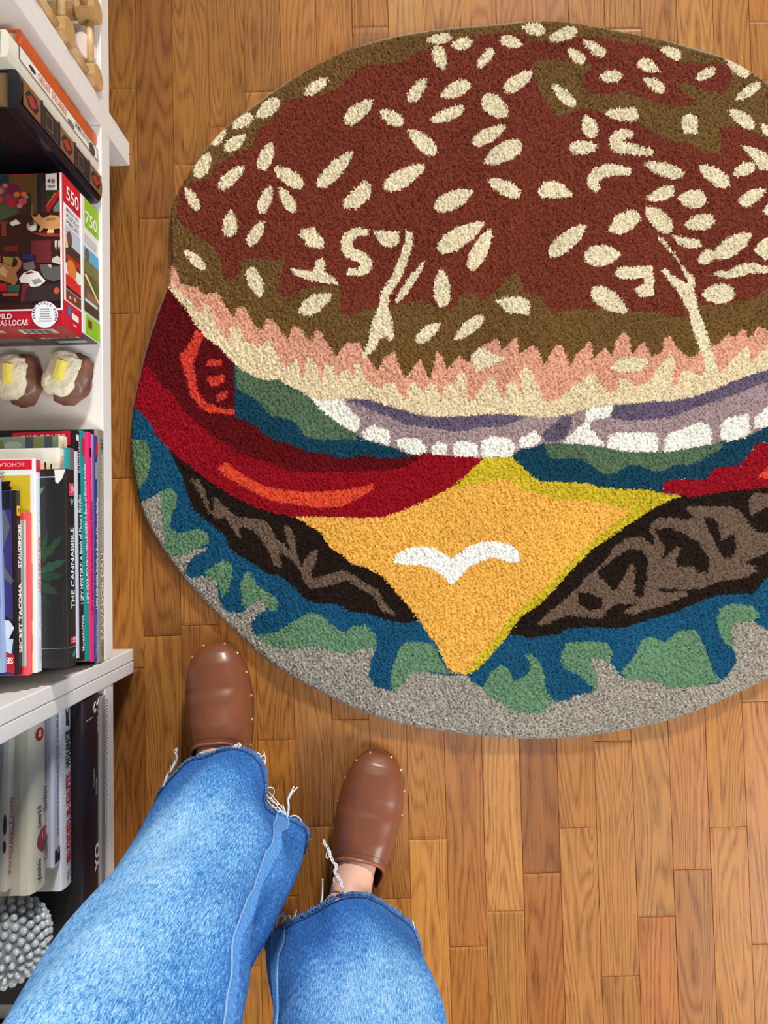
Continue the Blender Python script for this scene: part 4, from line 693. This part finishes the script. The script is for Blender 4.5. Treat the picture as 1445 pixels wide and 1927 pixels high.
for i in range(1, rows):
    th = math.pi*i/rows; n = max(5, int(round(2*math.pi*math.sin(th)/(math.pi/rows)*0.93))); r = .0047*(0.62+0.38*math.sin(th)**.7)
    tw += .31
    for k in range(n):
        ph = 2*math.pi*k/n+tw; d = q @ Vector((math.sin(th)*math.cos(ph), math.sin(th)*math.sin(ph), math.cos(th)))
        o = bpy.data.objects.new('bead', BEAD); o.location = d*(rb+.0012)+Vector((0,0,cz)); o.scale = (r,r,r*1.35); o.rotation_mode = 'QUATERNION'; o.rotation_quaternion = Vector((0,0,1)).rotation_difference(d); link(o, t)
tube('wire_loop', [Vector((.040,.030,cz+.016))+Vector((.0052*math.cos(a),.0052*math.sin(a),0)) for a in np.linspace(0, 2*math.pi, 17)], .0004, mat((130,130,124), .4, metal=.6), t, 5)

# ------------------------------------------------------------------ wooden rack in the far bookcase
BEECH = mat((196, 156, 104), 0.5, 0.1, var=.16, vscale=38); BEECH2 = mat((204, 168, 118), 0.5, 0.1, var=.12, vscale=60)
t = thing('wooden_rack', 'beech rack of dowels and eight sided blocks in the far bookcase', 'rack', (-.3960, .6515, .1122))
def block(y, z, x=0.0):
    bm = bmesh.new(); bbox_bm(bm, (x-.016, y-.0165, z-.0165), (x+.012, y+.0165, z+.0165))
    es = [e for e in bm.edges if abs((e.verts[0].co-e.verts[1].co).x) > .01]; bmesh.ops.bevel(bm, geom=es, offset=.0095, segments=1, affect='EDGES'); bmesh.ops.bevel(bm, geom=list(bm.edges), offset=.0012, segments=2, affect='EDGES')
    bm_obj('corner_block', bm, BEECH, t)
def dowel(a, b, r=.0055): tube('dowel', [a, b], r, BEECH2, t, 14)
YS = (.0, .0965, .193, .2895); ZS = (.0165, .1050, .1935, .282)
for y in YS:
    for z in ZS:
        block(y, z)
        block(y, z, -.21)
        bm = bmesh.new(); bbox_bm(bm, (-.200, y-.0075, z-.011), (-.010, y+.0075, z+.011), None, .003, 2); bm_obj('depth_rail', bm, BEECH, t)
for i, y in enumerate(YS):
    for j, z in enumerate(ZS):
        for x in (0.0, -.21):
            if i+1 < len(YS): dowel((x, y+.014, z), (x, YS[i+1]-.014, z))
            if j+1 < len(ZS): dowel((x, y, z+.014), (x, y, ZS[j+1]-.014))
t = thing('pale_disc', 'pale pink oval disc standing inside the wooden rack', 'ornament', (-.4005, .6930, .1122))
bm = bmesh.new(); bmesh.ops.create_cone(bm, cap_ends=True, segments=40, radius1=1, radius2=1, depth=1)
bmesh.ops.transform(bm, matrix=Matrix.Translation((0,0,.0205)) @ Matrix.Rotation(math.radians(70), 4, 'Y') @ Matrix.Rotation(math.radians(25), 4, 'Z') @ Matrix.Diagonal((.0205,.0175,.005,1)), verts=bm.verts); bmesh.ops.bevel(bm, geom=[e for e in bm.edges if len(e.link_faces) == 2 and e.calc_face_angle(0) > 1], offset=.001, segments=2, affect='EDGES')
for v in bm.verts: v.co.z = max(v.co.z, .0)
bm_obj('disc_body', bm, mat((224, 204, 200), .5), t, False)

# ------------------------------------------------------------------ the person looking down: feet, clogs, jeans
person = thing('person', 'person standing in wide blue jeans with frayed hems and brown clogs', 'person', (-0.13, -0.44, 0.0))
PO = Vector((-0.13, -0.44, 0.0))
def pl(v): return tuple(Vector(v)-PO)
def denim():
    m = bpy.data.materials.new('denim'); m.use_nodes = True; nt = m.node_tree; N = nt.nodes; L = nt.links; b = N['Principled BSDF']
    uv = N.new('ShaderNodeUVMap'); uv.uv_map = 'UVMap'
    def noise(sx, sy, detail, rough=.6, dist=0.0):
        v = N.new('ShaderNodeVectorMath'); v.operation = 'MULTIPLY'; v.inputs[1].default_value = (sx, sy, 1); L.new(uv.outputs[0], v.inputs[0])
        n = N.new('ShaderNodeTexNoise'); n.inputs['Scale'].default_value = 1; n.inputs['Detail'].default_value = detail; n.inputs['Roughness'].default_value = rough; n.inputs['Distortion'].default_value = dist
        L.new(v.outputs[0], n.inputs['Vector']); return n.outputs['Fac']
    def rng(v, a, c, d, e):
        r = N.new('ShaderNodeMapRange'); r.inputs[1].default_value = a; r.inputs[2].default_value = c; r.inputs[3].default_value = d; r.inputs[4].default_value = e; L.new(v, r.inputs[0]); return r.outputs[0]
    def add(a, c):
        r = N.new('ShaderNodeMath'); L.new(a, r.inputs[0]); L.new(c, r.inputs[1]); return r.outputs[0]
    at_ = N.new('ShaderNodeAttribute'); at_.attribute_name = 'wear'
    t = add(rng(noise(560, 105, 3), .32, .68, -.26, .26), rng(noise(800, 560, 2), .3, .7, -.22, .22))
    t = add(t, rng(noise(28, 14, 4), .3, .7, -.10, .10)); t = add(t, at_.outputs['Fac'])
    cr = N.new('ShaderNodeValToRGB'); e = cr.color_ramp.elements; e[0].position = 0.0; e[0].color = lin(36, 88, 162); e[1].position = 1.0; e[1].color = lin(206, 238, 255)
    k = cr.color_ramp.elements.new(.38); k.color = lin(66, 130, 208); k = cr.color_ramp.elements.new(.68); k.color = lin(136, 200, 252)
    L.new(t, cr.inputs[0]); L.new(cr.outputs[0], b.inputs['Base Color']); b.inputs['Roughness'].default_value = .92; b.inputs['Specular IOR Level'].default_value = .15
    bp = N.new('ShaderNodeBump'); bp.inputs['Strength'].default_value = .35; bp.inputs['Distance'].default_value = .0012; L.new(t, bp.inputs['Height']); L.new(bp.outputs[0], b.inputs['Normal'])
    return m
DENIM = denim(); HEM = mat((74, 116, 168), .95, bump=.8, bscale=500, var=.45, vscale=420); THREAD = mat((238, 240, 240), .8); INSIDE = mat((150, 178, 204), .95)
NT, NZ = 120, 110
def jean_leg(hem_px, back, axis, ell, folds, seed):
    """hem_px: traced hem points (px, py, z); axis(z) -> centre; ell(z) -> (rx, ry, turn)"""
    c0 = axis(.10)
    pts = [at(x, y, z) for x, y, z in hem_px] + [np.array([c0[0]+dx, c0[1]+dy, z]) for dx, dy, z in back]
    an = [math.atan2(p[1]-c0[1], p[0]-c0[0]) for p in pts]; rd = [math.hypot(p[0]-c0[0], p[1]-c0[1]) for p in pts]; zz = [p[2] for p in pts]
    o_ = np.argsort(an); an = np.array(an)[o_]; rd = np.array(rd)[o_]; zz = np.array(zz)[o_]
    th = np.linspace(-np.pi, np.pi, NT, endpoint=False)
    ax = np.concatenate([an-2*np.pi, an, an+2*np.pi])
    rh = np.interp(th, ax, np.tile(rd, 3)); zh = np.interp(th, ax, np.tile(zz, 3))
    ker = np.array([1,2,1])/4.
    for _ in range(2): rh = np.convolve(np.r_[rh[-1], rh, rh[0]], ker, 'valid'); zh = np.convolve(np.r_[zh[-1], zh, zh[0]], ker, 'valid')
    rows = []; ZT = .80
    for i in range(NZ):
        f = i/(NZ-1); z = zh+(ZT-zh)*f**1.05
        r = np.zeros(NT); cx = np.zeros(NT); cy = np.zeros(NT)
        for j in range(NT):
            rx, ry, tn = ell(z[j]); a = th[j]-tn; re = 1/math.sqrt((math.cos(a)/rx)**2+(math.sin(a)/ry)**2)
            s = min(1, max(0, (z[j]-zh[j])/.16)); s = s*s*(3-2*s)
            r[j] = rh[j]*(1-s)+re*s; cc = axis(z[j]); cx[j], cy[j] = cc[0], cc[1]
        r = r + folds(th, z)
        rows.append(np.stack([cx+r*np.cos(th), cy+r*np.sin(th), z], 1))
    return th, np.array(rows)
def loft_mesh(name, rows, th, parent, material, wear):
    nz, nt, _ = rows.shape; V = rows.reshape(-1, 3)-np.array(PO)
    Fc = [(i*nt+j, i*nt+(j+1) % nt, (i+1)*nt+(j+1) % nt, (i+1)*nt+j) for i in range(nz-1) for j in range(nt)]
    o = obj(name, V, Fc, material, parent, smooth=True); me = o.data
    uv = me.uv_layers.new(name='UVMap'); L = np.zeros(len(me.loops), np.int32); me.loops.foreach_get('vertex_index', L)
    per = np.concatenate([[0], np.cumsum(np.full(nt, .0055))]); jj = L % nt; ii = L//nt
    u = jj*.0055
    seam = np.zeros(len(L), bool); seam.reshape(-1, 4)[np.arange(len(Fc)) % nt == nt-1] = True
    u = np.where(seam & (jj == 0), nt*.0055, u); v = rows[:, :, 2].ravel()[L]
    uv.data.foreach_set('uv', np.stack([u, v], 1).astype(np.float32).ravel())
    a = me.attributes.new('wear', 'FLOAT', 'POINT'); a.data.foreach_set('value', wear.astype(np.float32).ravel())
    sm = o.modifiers.new('thickness', 'SOLIDIFY'); sm.thickness = .0016; sm.offset = -1
    return o
def sstep(x, a, b): t = np.clip((x-a)/(b-a), 0, 1); return t*t*(3-2*t)
LEFT_HEM = [(294,1504,.075),(309,1483,.082),(335,1455,.09),(364,1428,.098),(384,1427,.102),(404,1419,.107),(435,1412,.112),(457,1413,.112),(477,1421,.110),(493,1439,.106),(498,1463,.100),(495,1499,.092),(499,1519,.088),(519,1534,.084),(541,1539,.080),(566,1549,.074),(578,1561,.070)]
RIGHT_HEM = [(500,1780,.085),(510,1758,.092),(535,1745,.098),(570,1725,.105),(598,1709,.112),(622,1695,.118),(655,1686,.122),(682,1684,.122),(707,1695,.118),(734,1714,.112),(762,1732,.104),(774,1742,.100),(786,1775,.092),(792,1805,.085)]
def ax_l(z):
    k = [(0,-.2165,-.388),(.1,-.2165,-.388),(.45,-.2225,-.398),(.60,-.2180,-.405),(.85,-.205,-.450),(1.0,-.200,-.470)]
    return (np.interp(z, [q[0] for q in k], [q[1] for q in k]), np.interp(z, [q[0] for q in k], [q[2] for q in k]))
def ell_l(z):
    zs = [.05,.16,.25,.36,.45,.55,.8,1.0]; return (float(np.interp(z, zs, [.107,.103,.096,.088,.0885,.088,.10,.105])), float(np.interp(z, zs, [.088,.086,.085,.084,.086,.088,.105,.11])), math.radians(-28))
def fold_l(th, z):
    w = np.minimum(1, np.maximum(0, (z-.08)/.12))
    f = .0030*np.sin(3*th+z*13+.6)*w + .0018*np.sin(7*th-z*21)*w
    f -= .016*np.exp(-((th+.20-(z-.33)*1.2)/.36)**2)*np.exp(-((z-.335)/.050)**2)
    f += .006*np.exp(-((th-1.5)/.5)**2)*np.exp(-((z-.2)/.08)**2)
    return f
def ax_r(z):
    k = [(0,-.0585,-.5650),(.1,-.0585,-.5650),(.26,-.0400,-.570),(.5,-.034,-.560),(.85,-.055,-.50),(1.0,-.06,-.480)]
    return (np.interp(z, [q[0] for q in k], [q[1] for q in k]), np.interp(z, [q[0] for q in k], [q[2] for q in k]))
def ell_r(z):
    zs = [.05,.16,.25,.36,.45,.55,.8,1.0]; return (float(np.interp(z, zs, [.109,.105,.100,.093,.09,.089,.10,.105])), float(np.interp(z, zs, [.088,.088,.086,.085,.086,.088,.105,.11])), math.radians(-4))
def fold_r(th, z):
    w = np.minimum(1, np.maximum(0, (z-.09)/.12))
    return (.0030*np.sin(3*th+z*11+2.2)+.0018*np.sin(6*th+z*19+1))*w
legs = []
for hem, back, ax_, el_, fo_, ctr in ((LEFT_HEM, [(.075,-.085,.05),(.02,-.105,.04),(-.04,-.105,.04),(-.085,-.08,.05),(-.105,-.045,.062)], ax_l, ell_l, fold_l, 1.75),
                                    (RIGHT_HEM, [(.085,-.06,.06),(.05,-.09,.045),(0,-.1,.04),(-.05,-.09,.045),(-.095,-.05,.06)], ax_r, ell_r, fold_r, 1.35)):
    th, rows = jean_leg(hem, back, ax_, el_, fo_, 0)
    d = np.abs(np.angle(np.exp(1j*(th-ctr))))[None, :]
    wear = .17 + .42*sstep(rows[:, :, 2], .13, .31)*np.exp(-(d/1.2)**2) + .07*sstep(rows[:,:,2], .1, .3)
    legs.append((th, rows, wear))
jeans = bpy.data.objects.new('jeans', None); jeans.empty_display_size = .05; link(jeans, person, label='wide blue jeans with raw frayed hems')
for th, rows, wear in legs: loft_mesh('trouser_leg', rows, th, jeans, DENIM, wear)
# seat of the jeans joins the two legs
ths = np.linspace(-np.pi, np.pi, 80, endpoint=False); pr_ = []
for z, rx, ry in ((.72,.185,.115),(.78,.195,.125),(.86,.198,.130),(.94,.185,.122),(1.0,.170,.112),(1.03,.165,.108)):
    pr_.append(np.stack([-.128+rx*np.cos(ths), -.468+ry*np.sin(ths), np.full(80, z)], 1))
loft_mesh('seat', np.array(pr_), ths, jeans, DENIM, np.full((6, 80), .5))
obj('waistband', [pl((-.128+r*.166*math.cos(a), -.468+r*.109*math.sin(a), z)) for r, z in ((1.0,1.03),(1.02,1.03),(1.02,1.065),(1.0,1.065)) for a in ths], [(k*80+i, k*80+(i+1) % 80, ((k+1) % 4)*80+(i+1) % 80, ((k+1) % 4)*80+i) for k in range(4) for i in range(80)], HEM, jeans)
def surf(rows, th, ang, z, lift=0.0):
    j = int(np.argmin(np.abs(np.angle(np.exp(1j*(th-ang)))))); col = rows[:, j]; p = np.array([np.interp(z, col[:,2], col[:,k]) for k in range(3)]); p[2] = z
    p[0] += lift*math.cos(ang); p[1] += lift*math.sin(ang); return p
for (th, rows, wear), sd_ in zip(legs, (0, 1)):
    # raw rolled hem: a ragged cord round the leg opening
    loop = rows[0]; n = len(loop); big = np.array([loop[(i//3) % n]*(1-(i % 3)/3)+loop[(i//3+1) % n]*((i % 3)/3) for i in range(3*n)]); V = []; Fc = []; m = len(big); k8 = 7
    for i, p in enumerate(big):
        t_ = big[(i+1) % m]-big[i-1]; t_ /= np.linalg.norm(t_); a_ = np.cross(t_, [0,0,1]); a_ /= np.linalg.norm(a_); b_ = np.cross(t_, a_)
        for k in range(k8):
            q = 2*math.pi*k/k8; r = .0042*(1+RNG.uniform(-.34,.34)); V.append(pl(p+(a_*math.cos(q)+b_*math.sin(q))*r+np.array([0,0,-.0008])))
    for i in range(m):
        for k in range(k8): Fc.append((i*k8+k, ((i+1) % m)*k8+k, ((i+1) % m)*k8+(k+1) % k8, i*k8+(k+1) % k8))
    obj('frayed_hem', V, Fc, HEM, jeans)
    up1 = rows[1]*.4+rows[2]*.6; cc_ = np.array([*(ax_l(.1) if sd_ == 0 else ax_r(.1)), 0]); dd = up1-cc_; dd[:, 2] = 0; up1 = up1+dd/np.linalg.norm(dd, axis=1)[:, None]*.0006
    tube('hem_shade_line', [pl(q) for q in np.vstack([up1, up1[:1]])], .0011, mat((30,54,100), .9), jeans, 6)  # thin dark tube stands in for the stitch shadow above the cord
    # short fuzz of the raw edge, too fine to count
    V = []; Fc = []
    for i in range(520):
        p = big[RNG.integers(m)]+RNG.normal(0, .0012, 3); c_ = np.array([*(ax_l(.1) if sd_ == 0 else ax_r(.1)), 0]); o_ = p-c_; o_[2] = 0; o_ /= np.linalg.norm(o_); d = o_*RNG.uniform(.001,.005)+RNG.normal(0,.0015,3)+np.array([0,0,-.001]); s_ = np.cross(d, [0,0,1]); s_ = s_/(np.linalg.norm(s_)+1e-9)*.00035
        k = len(V); V += [pl(p-s_), pl(p+s_), pl(p+d)]; Fc.append((k, k+1, k+2))
    obj('hem_fuzz', V, Fc, mat((206,220,236), .9), jeans, kind='stuff')
# felled seams: a raised strip with two stitch lines
def seam(idx, angs, z0, z1, name):
    th, rows, _ = legs[idx]; NR = 170; zs = np.linspace(z0, z1, NR); A = np.interp(zs, [a for a, _ in angs], [b for _, b in angs])
    V = []; Fc = []
    for z, a in zip(zs, A):
        r_ = .0075/.1
        for da, li in ((-r_, .0006), (-r_*.9, .0024), (r_*.9, .0024), (r_, .0006)): V.append(pl(surf(rows, th, a+da, z, li)))
    # smooth the columns so the strip does not step between rows
    Vn = np.array(V).reshape(NR, 4, 3)
    for _ in range(14): Vn[1:-1] = (Vn[:-2]+2*Vn[1:-1]+Vn[2:])/4
    cxy = np.array([[*(ax_l(z) if idx == 0 else ax_r(z))] for z in zs])-np.array(PO)[:2]
    for q in (1, 2):
        dd = Vn[:, q, :2]-cxy; dd /= np.linalg.norm(dd, axis=1)[:, None]; Vn[:, q, :2] += dd*(.0013*(np.arange(NR) % 3 == 0))[:, None]
    for i in range(NR-1):
        for k in range(3): Fc.append((i*4+k, i*4+k+1, (i+1)*4+k+1, (i+1)*4+k))
    o = obj(name, Vn.reshape(-1, 3), Fc, mat((84, 146, 216), .95, bump=.6, bscale=500, var=.25, vscale=420), jeans)
    for s in (0, 3):
        tube('seam_ridge', [tuple(Vn[i, s]) for i in range(NR)], .0010, mat((150,190,228), .9), jeans, 6)
def seam_from_photo(idx, pix):
    th, rows, _ = legs[idx]; v = (rows-np.array([0,0,CAM_H])) @ CAMR.T; q = v[..., :2]/v[..., 2:]*F_PX+np.array([CX, CY]); res = []
    for x, y in pix:
        d = np.hypot(q[..., 0]-x, q[..., 1]-y); ok = np.argwhere(d < 7)
        i, j = max(ok, key=lambda k: rows[k[0], k[1], 2]) if len(ok) else np.unravel_index(np.argmin(d), d.shape)
        res.append((float(rows[i, j, 2]), float(th[j])))
    return sorted(res)
sl = seam_from_photo(0, [(530,1546),(525,1566),(514,1602),(499,1646),(481,1688),(461,1733),(450,1766),(443,1800),(447,1836),(440,1870),(431,1912)])
j0 = int(np.argmin(np.abs(np.angle(np.exp(1j*(legs[0][0]-sl[0][1])))))); zh0 = float(legs[0][1][0, j0, 2])
sl = [(zh0, sl[0][1])]+[q for q in sl if q[0] > zh0+.002]+[(.64, sl[-1][1])]
seam(0, sl, zh0, .62, 'inner_seam')
seam(1, [(.09,2.92),(.3,2.95),(.5,2.95)], .10, .45, 'outer_seam')
# loose white threads
def thread(pts, r=.0009, n=6): tube('loose_thread', [pl(p) for p in spline(pts, n)], [r*(1-.35*i/((len(pts)-1)*n)) for i in range((len(pts)-1)*n+1)], THREAD, jeans, 6)
def tp(lst): return [at(x, y, z) for x, y, z in lst]
thread(tp([(308,1482,.085),(314,1462,.084),(326,1442,.08),(331,1425,.078),(332,1411,.08)]), .0022); thread(tp([(330,1440,.08),(333,1425,.082),(328,1414,.084),(334,1408,.085)]), .0016); thread(tp([(316,1460,.084),(320,1448,.088),(321,1440,.09)]), .0010)
thread(tp([(372,1424,.1),(376,1417,.103),(384,1418,.1)]), .0007)
for k in range(7): thread(tp([(434+3*k,1416,.113),(438+2.4*k+RNG.uniform(-2,2),1406,.118),(442+2*k+RNG.uniform(-3,3),1397+abs(k-3)*1.5,.118)]), .0010)
for a, b, c in (((478,1422),(486,1417),(492,1424)),((484,1428),(497,1420),(496,1414)),((488,1434),(498,1430),(493,1440)),((492,1440),(500,1432),(497,1418)),((490,1436),(494,1444),(499,1436))): thread(tp([(*a,.108),(*b,.104),(*c,.104)]), .0009)
thread(tp([(498,1498,.094),(503,1484,.092),(512,1482,.09),(516,1488,.088),(512,1500,.088),(503,1500,.09)]), .0008)
for x0, y0 in ((500,1484),(501,1495),(503,1506),(508,1500),(512,1514)): thread(tp([(x0,y0,.09),(x0+12,y0+14,.084),(528+RNG.uniform(-4,6),1522+RNG.uniform(-6,6),.082),(538,1535,.082)]), .0008)
thread(tp([(540,1538,.082),(543,1520,.082),(542,1504,.08),(548,1490,.08),(553,1480,.08)]), .0017); thread(tp([(542,1505,.08),(550,1492,.08),(560,1481,.08)]), .0013); thread(tp([(540,1536,.08),(535,1524,.082),(532,1514,.083)]), .0012)
thread(tp([(544,1537,.08),(556,1535,.078),(565,1541,.076),(567,1547,.076)]), .0010)
# right leg threads: the twisted one over the ankle
tw = [(647,1684,.122),(644,1672,.126),(641,1660,.124),(634,1648,.122),(630,1640,.12),(633,1630,.118),(626,1620,.116),(622,1611,.112),(619,1600,.108),(613,1590,.104),(609,1582,.102)]
for ph in (0, 2.1, 4.2): thread([at(x+2.6*math.cos(i*1.9+ph), y+2.2*math.sin(i*1.9+ph), z) for i, (x, y, z) in enumerate(tw)], .0009, 5)
thread(tp([(622,1612,.112),(614,1614,.112),(615,1604,.11),(622,1604,.11)]), .0008); thread(tp([(637,1652,.122),(628,1652,.12),(628,1658,.12),(636,1660,.12)]), .0008)
thread(tp([(609,1583,.102),(606,1588,.1)]), .0006); thread(tp([(610,1583,.102),(611,1578,.1)]), .0006)
thread(tp([(603,1704,.112),(606,1690,.11),(607,1672,.106),(607,1654,.104)]), .0015); thread(tp([(610,1698,.115),(622,1684,.12),(640,1681,.122),(650,1683,.122)]), .0007)
for k, (x, y) in enumerate(((504,1760),(508,1752),(513,1748),(520,1742),(524,1745),(528,1738),(533,1740),(540,1738))):
    thread(tp([(x,y+6,.095),(x+6+RNG.uniform(-3,3),y-14,.094),(526+k*1.5+RNG.uniform(-5,5),1724+RNG.uniform(-6,4),.092)]), .0009)
thread(tp([(503,1772,.09),(506,1752,.092),(516,1736,.09),(530,1720,.09),(536,1716,.09)]), .0012); thread(tp([(546,1738,.1),(554,1724,.098),(558,1713,.098)]), .0011); thread(tp([(549,1738,.1),(550,1728,.098),(557,1722,.098)]), .0009); thread(tp([(588,1716,.11),(591,1710,.11),(592,1707,.11)]), .001)
for k in range(5): thread(tp([(774+2.5*k,1744+8*k,.1),(778+2*k,1738+8*k,.1),(776+3*k,1733+9*k,.1)]), .0010)
thread(tp([(782,1762,.096),(788,1780,.09),(787,1792,.09)]), .001)
# ---- clogs
LEATHER = mat((122, 68, 42), .40, .2, bump=.05, bscale=500, var=.10, vscale=14, name='brown_leather'); RIM = mat((150, 88, 56), .4, .15); WOOD = mat((104, 60, 34), .6, var=.15, vscale=30); LINING = mat((34, 24, 20), .9); BRASS = mat((238, 214, 160), .25, metal=.8)
S_ = [0,.004,.010,.020,.031,.045,.059,.086,.118,.141,.18,.22,.252]; HWD = [.009,.0205,.0280,.0355,.0405,.0445,.0468,.0490,.0470,.0445,.036,.033,.026]
HT_S = [0,.004,.012,.025,.05,.085,.11,.14,.18,.25]; HT = [.006,.014,.024,.032,.040,.052,.064,.072,.062,.04]
def clog(toe, heel, label, flip, crease):
    T = Vector(toe); H_ = Vector(heel); d = (H_-T); d.z = 0; d.normalize(); side = Vector((-d.y, d.x, 0))       # d: toe to heel
    M = Matrix.Identity(4)
    for i in range(3): M[i][0] = side[i]; M[i][1] = d[i]; M[i][2] = (0,0,1)[i]; M[i][3] = (T-PO)[i]*(1 if i < 2 else 0)
    root = bpy.data.objects.new('clog', None); root.empty_display_size = .03; link(root, person, label=label); root.location = M.to_translation(); R = M.to_3x3().to_4x4()
    ns, na = 60, 49; V = []; Fc = []; A = np.linspace(-1, 1, na)
    def P_(s, a):
        w = np.interp(s, S_, HWD); h = np.interp(s, HT_S, HT); aa = abs(a)
        ang = a*math.pi/2; x = w*math.copysign(abs(math.sin(ang))**.86, a); zz = h*abs(math.cos(ang))**.80
        ridge = 0.0
        for (s0, s1, amp, wd) in crease:
            sc = s0+(s1-s0)*((a+1)/2)+.010*(1-a*a)*-1; ridge += amp*math.exp(-((s-sc)/wd)**2)*(1-aa**4)
        return Vector((x, s, .027+zz+ridge))
    def send(a): return .131+.066*abs(a)**2.4
    for i in range(ns):
        f = (i/(ns-1)); f = f**1.25
        for a in A: V.append(R @ P_(send(a)*f, a))
    for i in range(ns-1):
        for j in range(na-1): Fc.append((i*na+j, (i+1)*na+j, (i+1)*na+j+1, i*na+j+1))
    up = obj('leather_upper', V, Fc, LEATHER, root, smooth=True); sm = up.modifiers.new('thickness', 'SOLIDIFY'); sm.thickness = .0024; sm.offset = -1
    rim = [R @ (P_(send(a)+.0002, a)+Vector((0,0,.0004))) for a in np.linspace(-.97, .97, 60)]
    tube('collar', rim, .0026, RIM, root, 8)
    for k, a in enumerate(np.linspace(-.62, .62, 34)):
        p = P_(send(a)-.0085, a); q = P_(send(a+.012)-.0085, a+.012); up_ = Vector((0,0,.0006))
        tube('stitch', [R @ (p+up_), R @ (q+up_)], .00042, mat((96,52,30), .6), root, 5)
    # wooden sole
    ss = np.concatenate([np.linspace(0,.02,8), np.linspace(.03,.252,24)]); out_ = [(np.interp(s, S_, HWD)-.0022, s+.0022) for s in ss]; ring = [(w, s) for w, s in out_]+[(0, .2545)]+[(-w, s) for w, s in out_[::-1]]; n = len(ring)
    V = [R @ Vector((x*sc, y, z)) for z, sc in ((.0,.95),(.004,1.0),(.026,1.0),(.0285,.985)) for x, y in ring]
    Fc = [tuple(range(n)), tuple(range(4*n-1, 3*n-1, -1))]+[(k*n+i, (k+1)*n+i, (k+1)*n+(i+1) % n, k*n+(i+1) % n) for k in range(3) for i in range(n)]
    obj('wooden_sole', V, Fc, WOOD, root)
    for sgn in (-1, 1):
        for s in (.0025,.018,.047,.082,.118,.155):
            w = np.interp(s, S_, HWD); bm = bmesh.new(); bmesh.ops.create_uvsphere(bm, u_segments=10, v_segments=6, radius=.0022)
            bmesh.ops.transform(bm, matrix=R @ Matrix.Translation((sgn*(w-.0004), s, .0315)), verts=bm.verts); bm_obj('brass_nail', bm, BRASS, root, True)
    obj('insole', [R @ Vector((x*.9, y*.98+.002, .0292)) for x, y in ring], [tuple(range(n))], LINING, root)
    return root, R
TOEL, HEELL = at(403,1210,.03), at(403,1210,.03)+np.array([.018,-.252,0]); TOER = at(717,1417,.03); HEELR = TOER+np.array([-.058,-.246,0])
clog(TOEL, HEELL, 'brown leather clog on the foot nearer the bookcase', 1, [(.090,.080,.0014,.010),(.078,.066,-.0012,.006)])
clog(TOER, HEELR, 'brown leather clog on the foot farther from the bookcase', -1, [(.072,.070,-.0008,.005),(.098,.088,.0014,.010),(.086,.076,-.0011,.006)])
# ---- body: one continuous skinned surface, mostly hidden by the jeans
me = bpy.data.meshes.new('body'); vs = []; es = []; rs = []
def nv(p, r, par=None):
    vs.append(pl(p)); rs.append(r); k = len(vs)-1
    if par is not None: es.append((par, k))
    return k
pel = nv((-.128,-.468,.90), (.125,.095)); nv((-.128,-.468,1.00), (.125,.09), pel)
for sx, ax_, toe, heel in ((-1, ax_l, TOEL, HEELL), (1, ax_r, TOER, HEELR)):
    toe = np.array(toe); heel = np.array(heel); d = heel-toe
    ank = toe+d*.83; ank[2] = .098; ank[0] -= .009*(sx > 0)
    hip = nv((-.128+sx*.085,-.468,.84), (.078,.078), pel); kn = ax_(.48); k1 = nv((kn[0],kn[1],.48), (.054,.054), hip); c_ = nv((kn[0]*.5+ank[0]*.5, kn[1]*.5+ank[1]*.5-.012,.33), (.050,.052), k1)
    an = nv((ank[0]*.6+ax_(.14)[0]*.4,ank[1]*.6+ax_(.14)[1]*.4-.006,.150), (.033,.034), c_); an2 = nv(tuple(ank), (.034,.036), an)
    ins = toe+d*.53-np.array([.002*(sx > 0),0,0]); bal = toe+d*.27
    i_ = nv((ins[0],ins[1],.066), (.029,.028), an2); b_ = nv((bal[0],bal[1],.046), (.036,.014), i_); t_ = toe+d*.09; nv((t_[0],t_[1],.041), (.026,.009), b_)
    h_ = toe+d*.93; nv((h_[0],h_[1],.056), (.026,.026), an2)
me.from_pydata(vs, es, []); body = bpy.data.objects.new('body', me); link(body, person)
def skin():
    m = mat((226, 176, 152), .5, 0, bump=.08, bscale=300, var=.05, vscale=40, name='skin'); b = m.node_tree.nodes['Principled BSDF']; b.inputs['Subsurface Weight'].default_value = .15; b.inputs['Subsurface Radius'].default_value = (.01,.004,.002); b.inputs['Subsurface Scale'].default_value = .4; return m
me.materials.append(skin())
sk_ = body.modifiers.new('skin', 'SKIN'); sk_.use_smooth_shade = True
for v, r in zip(me.skin_vertices[0].data, rs): v.radius = r
me.skin_vertices[0].data[0].use_root = True
sb = body.modifiers.new('smooth', 'SUBSURF'); sb.levels = 2; sb.render_levels = 2
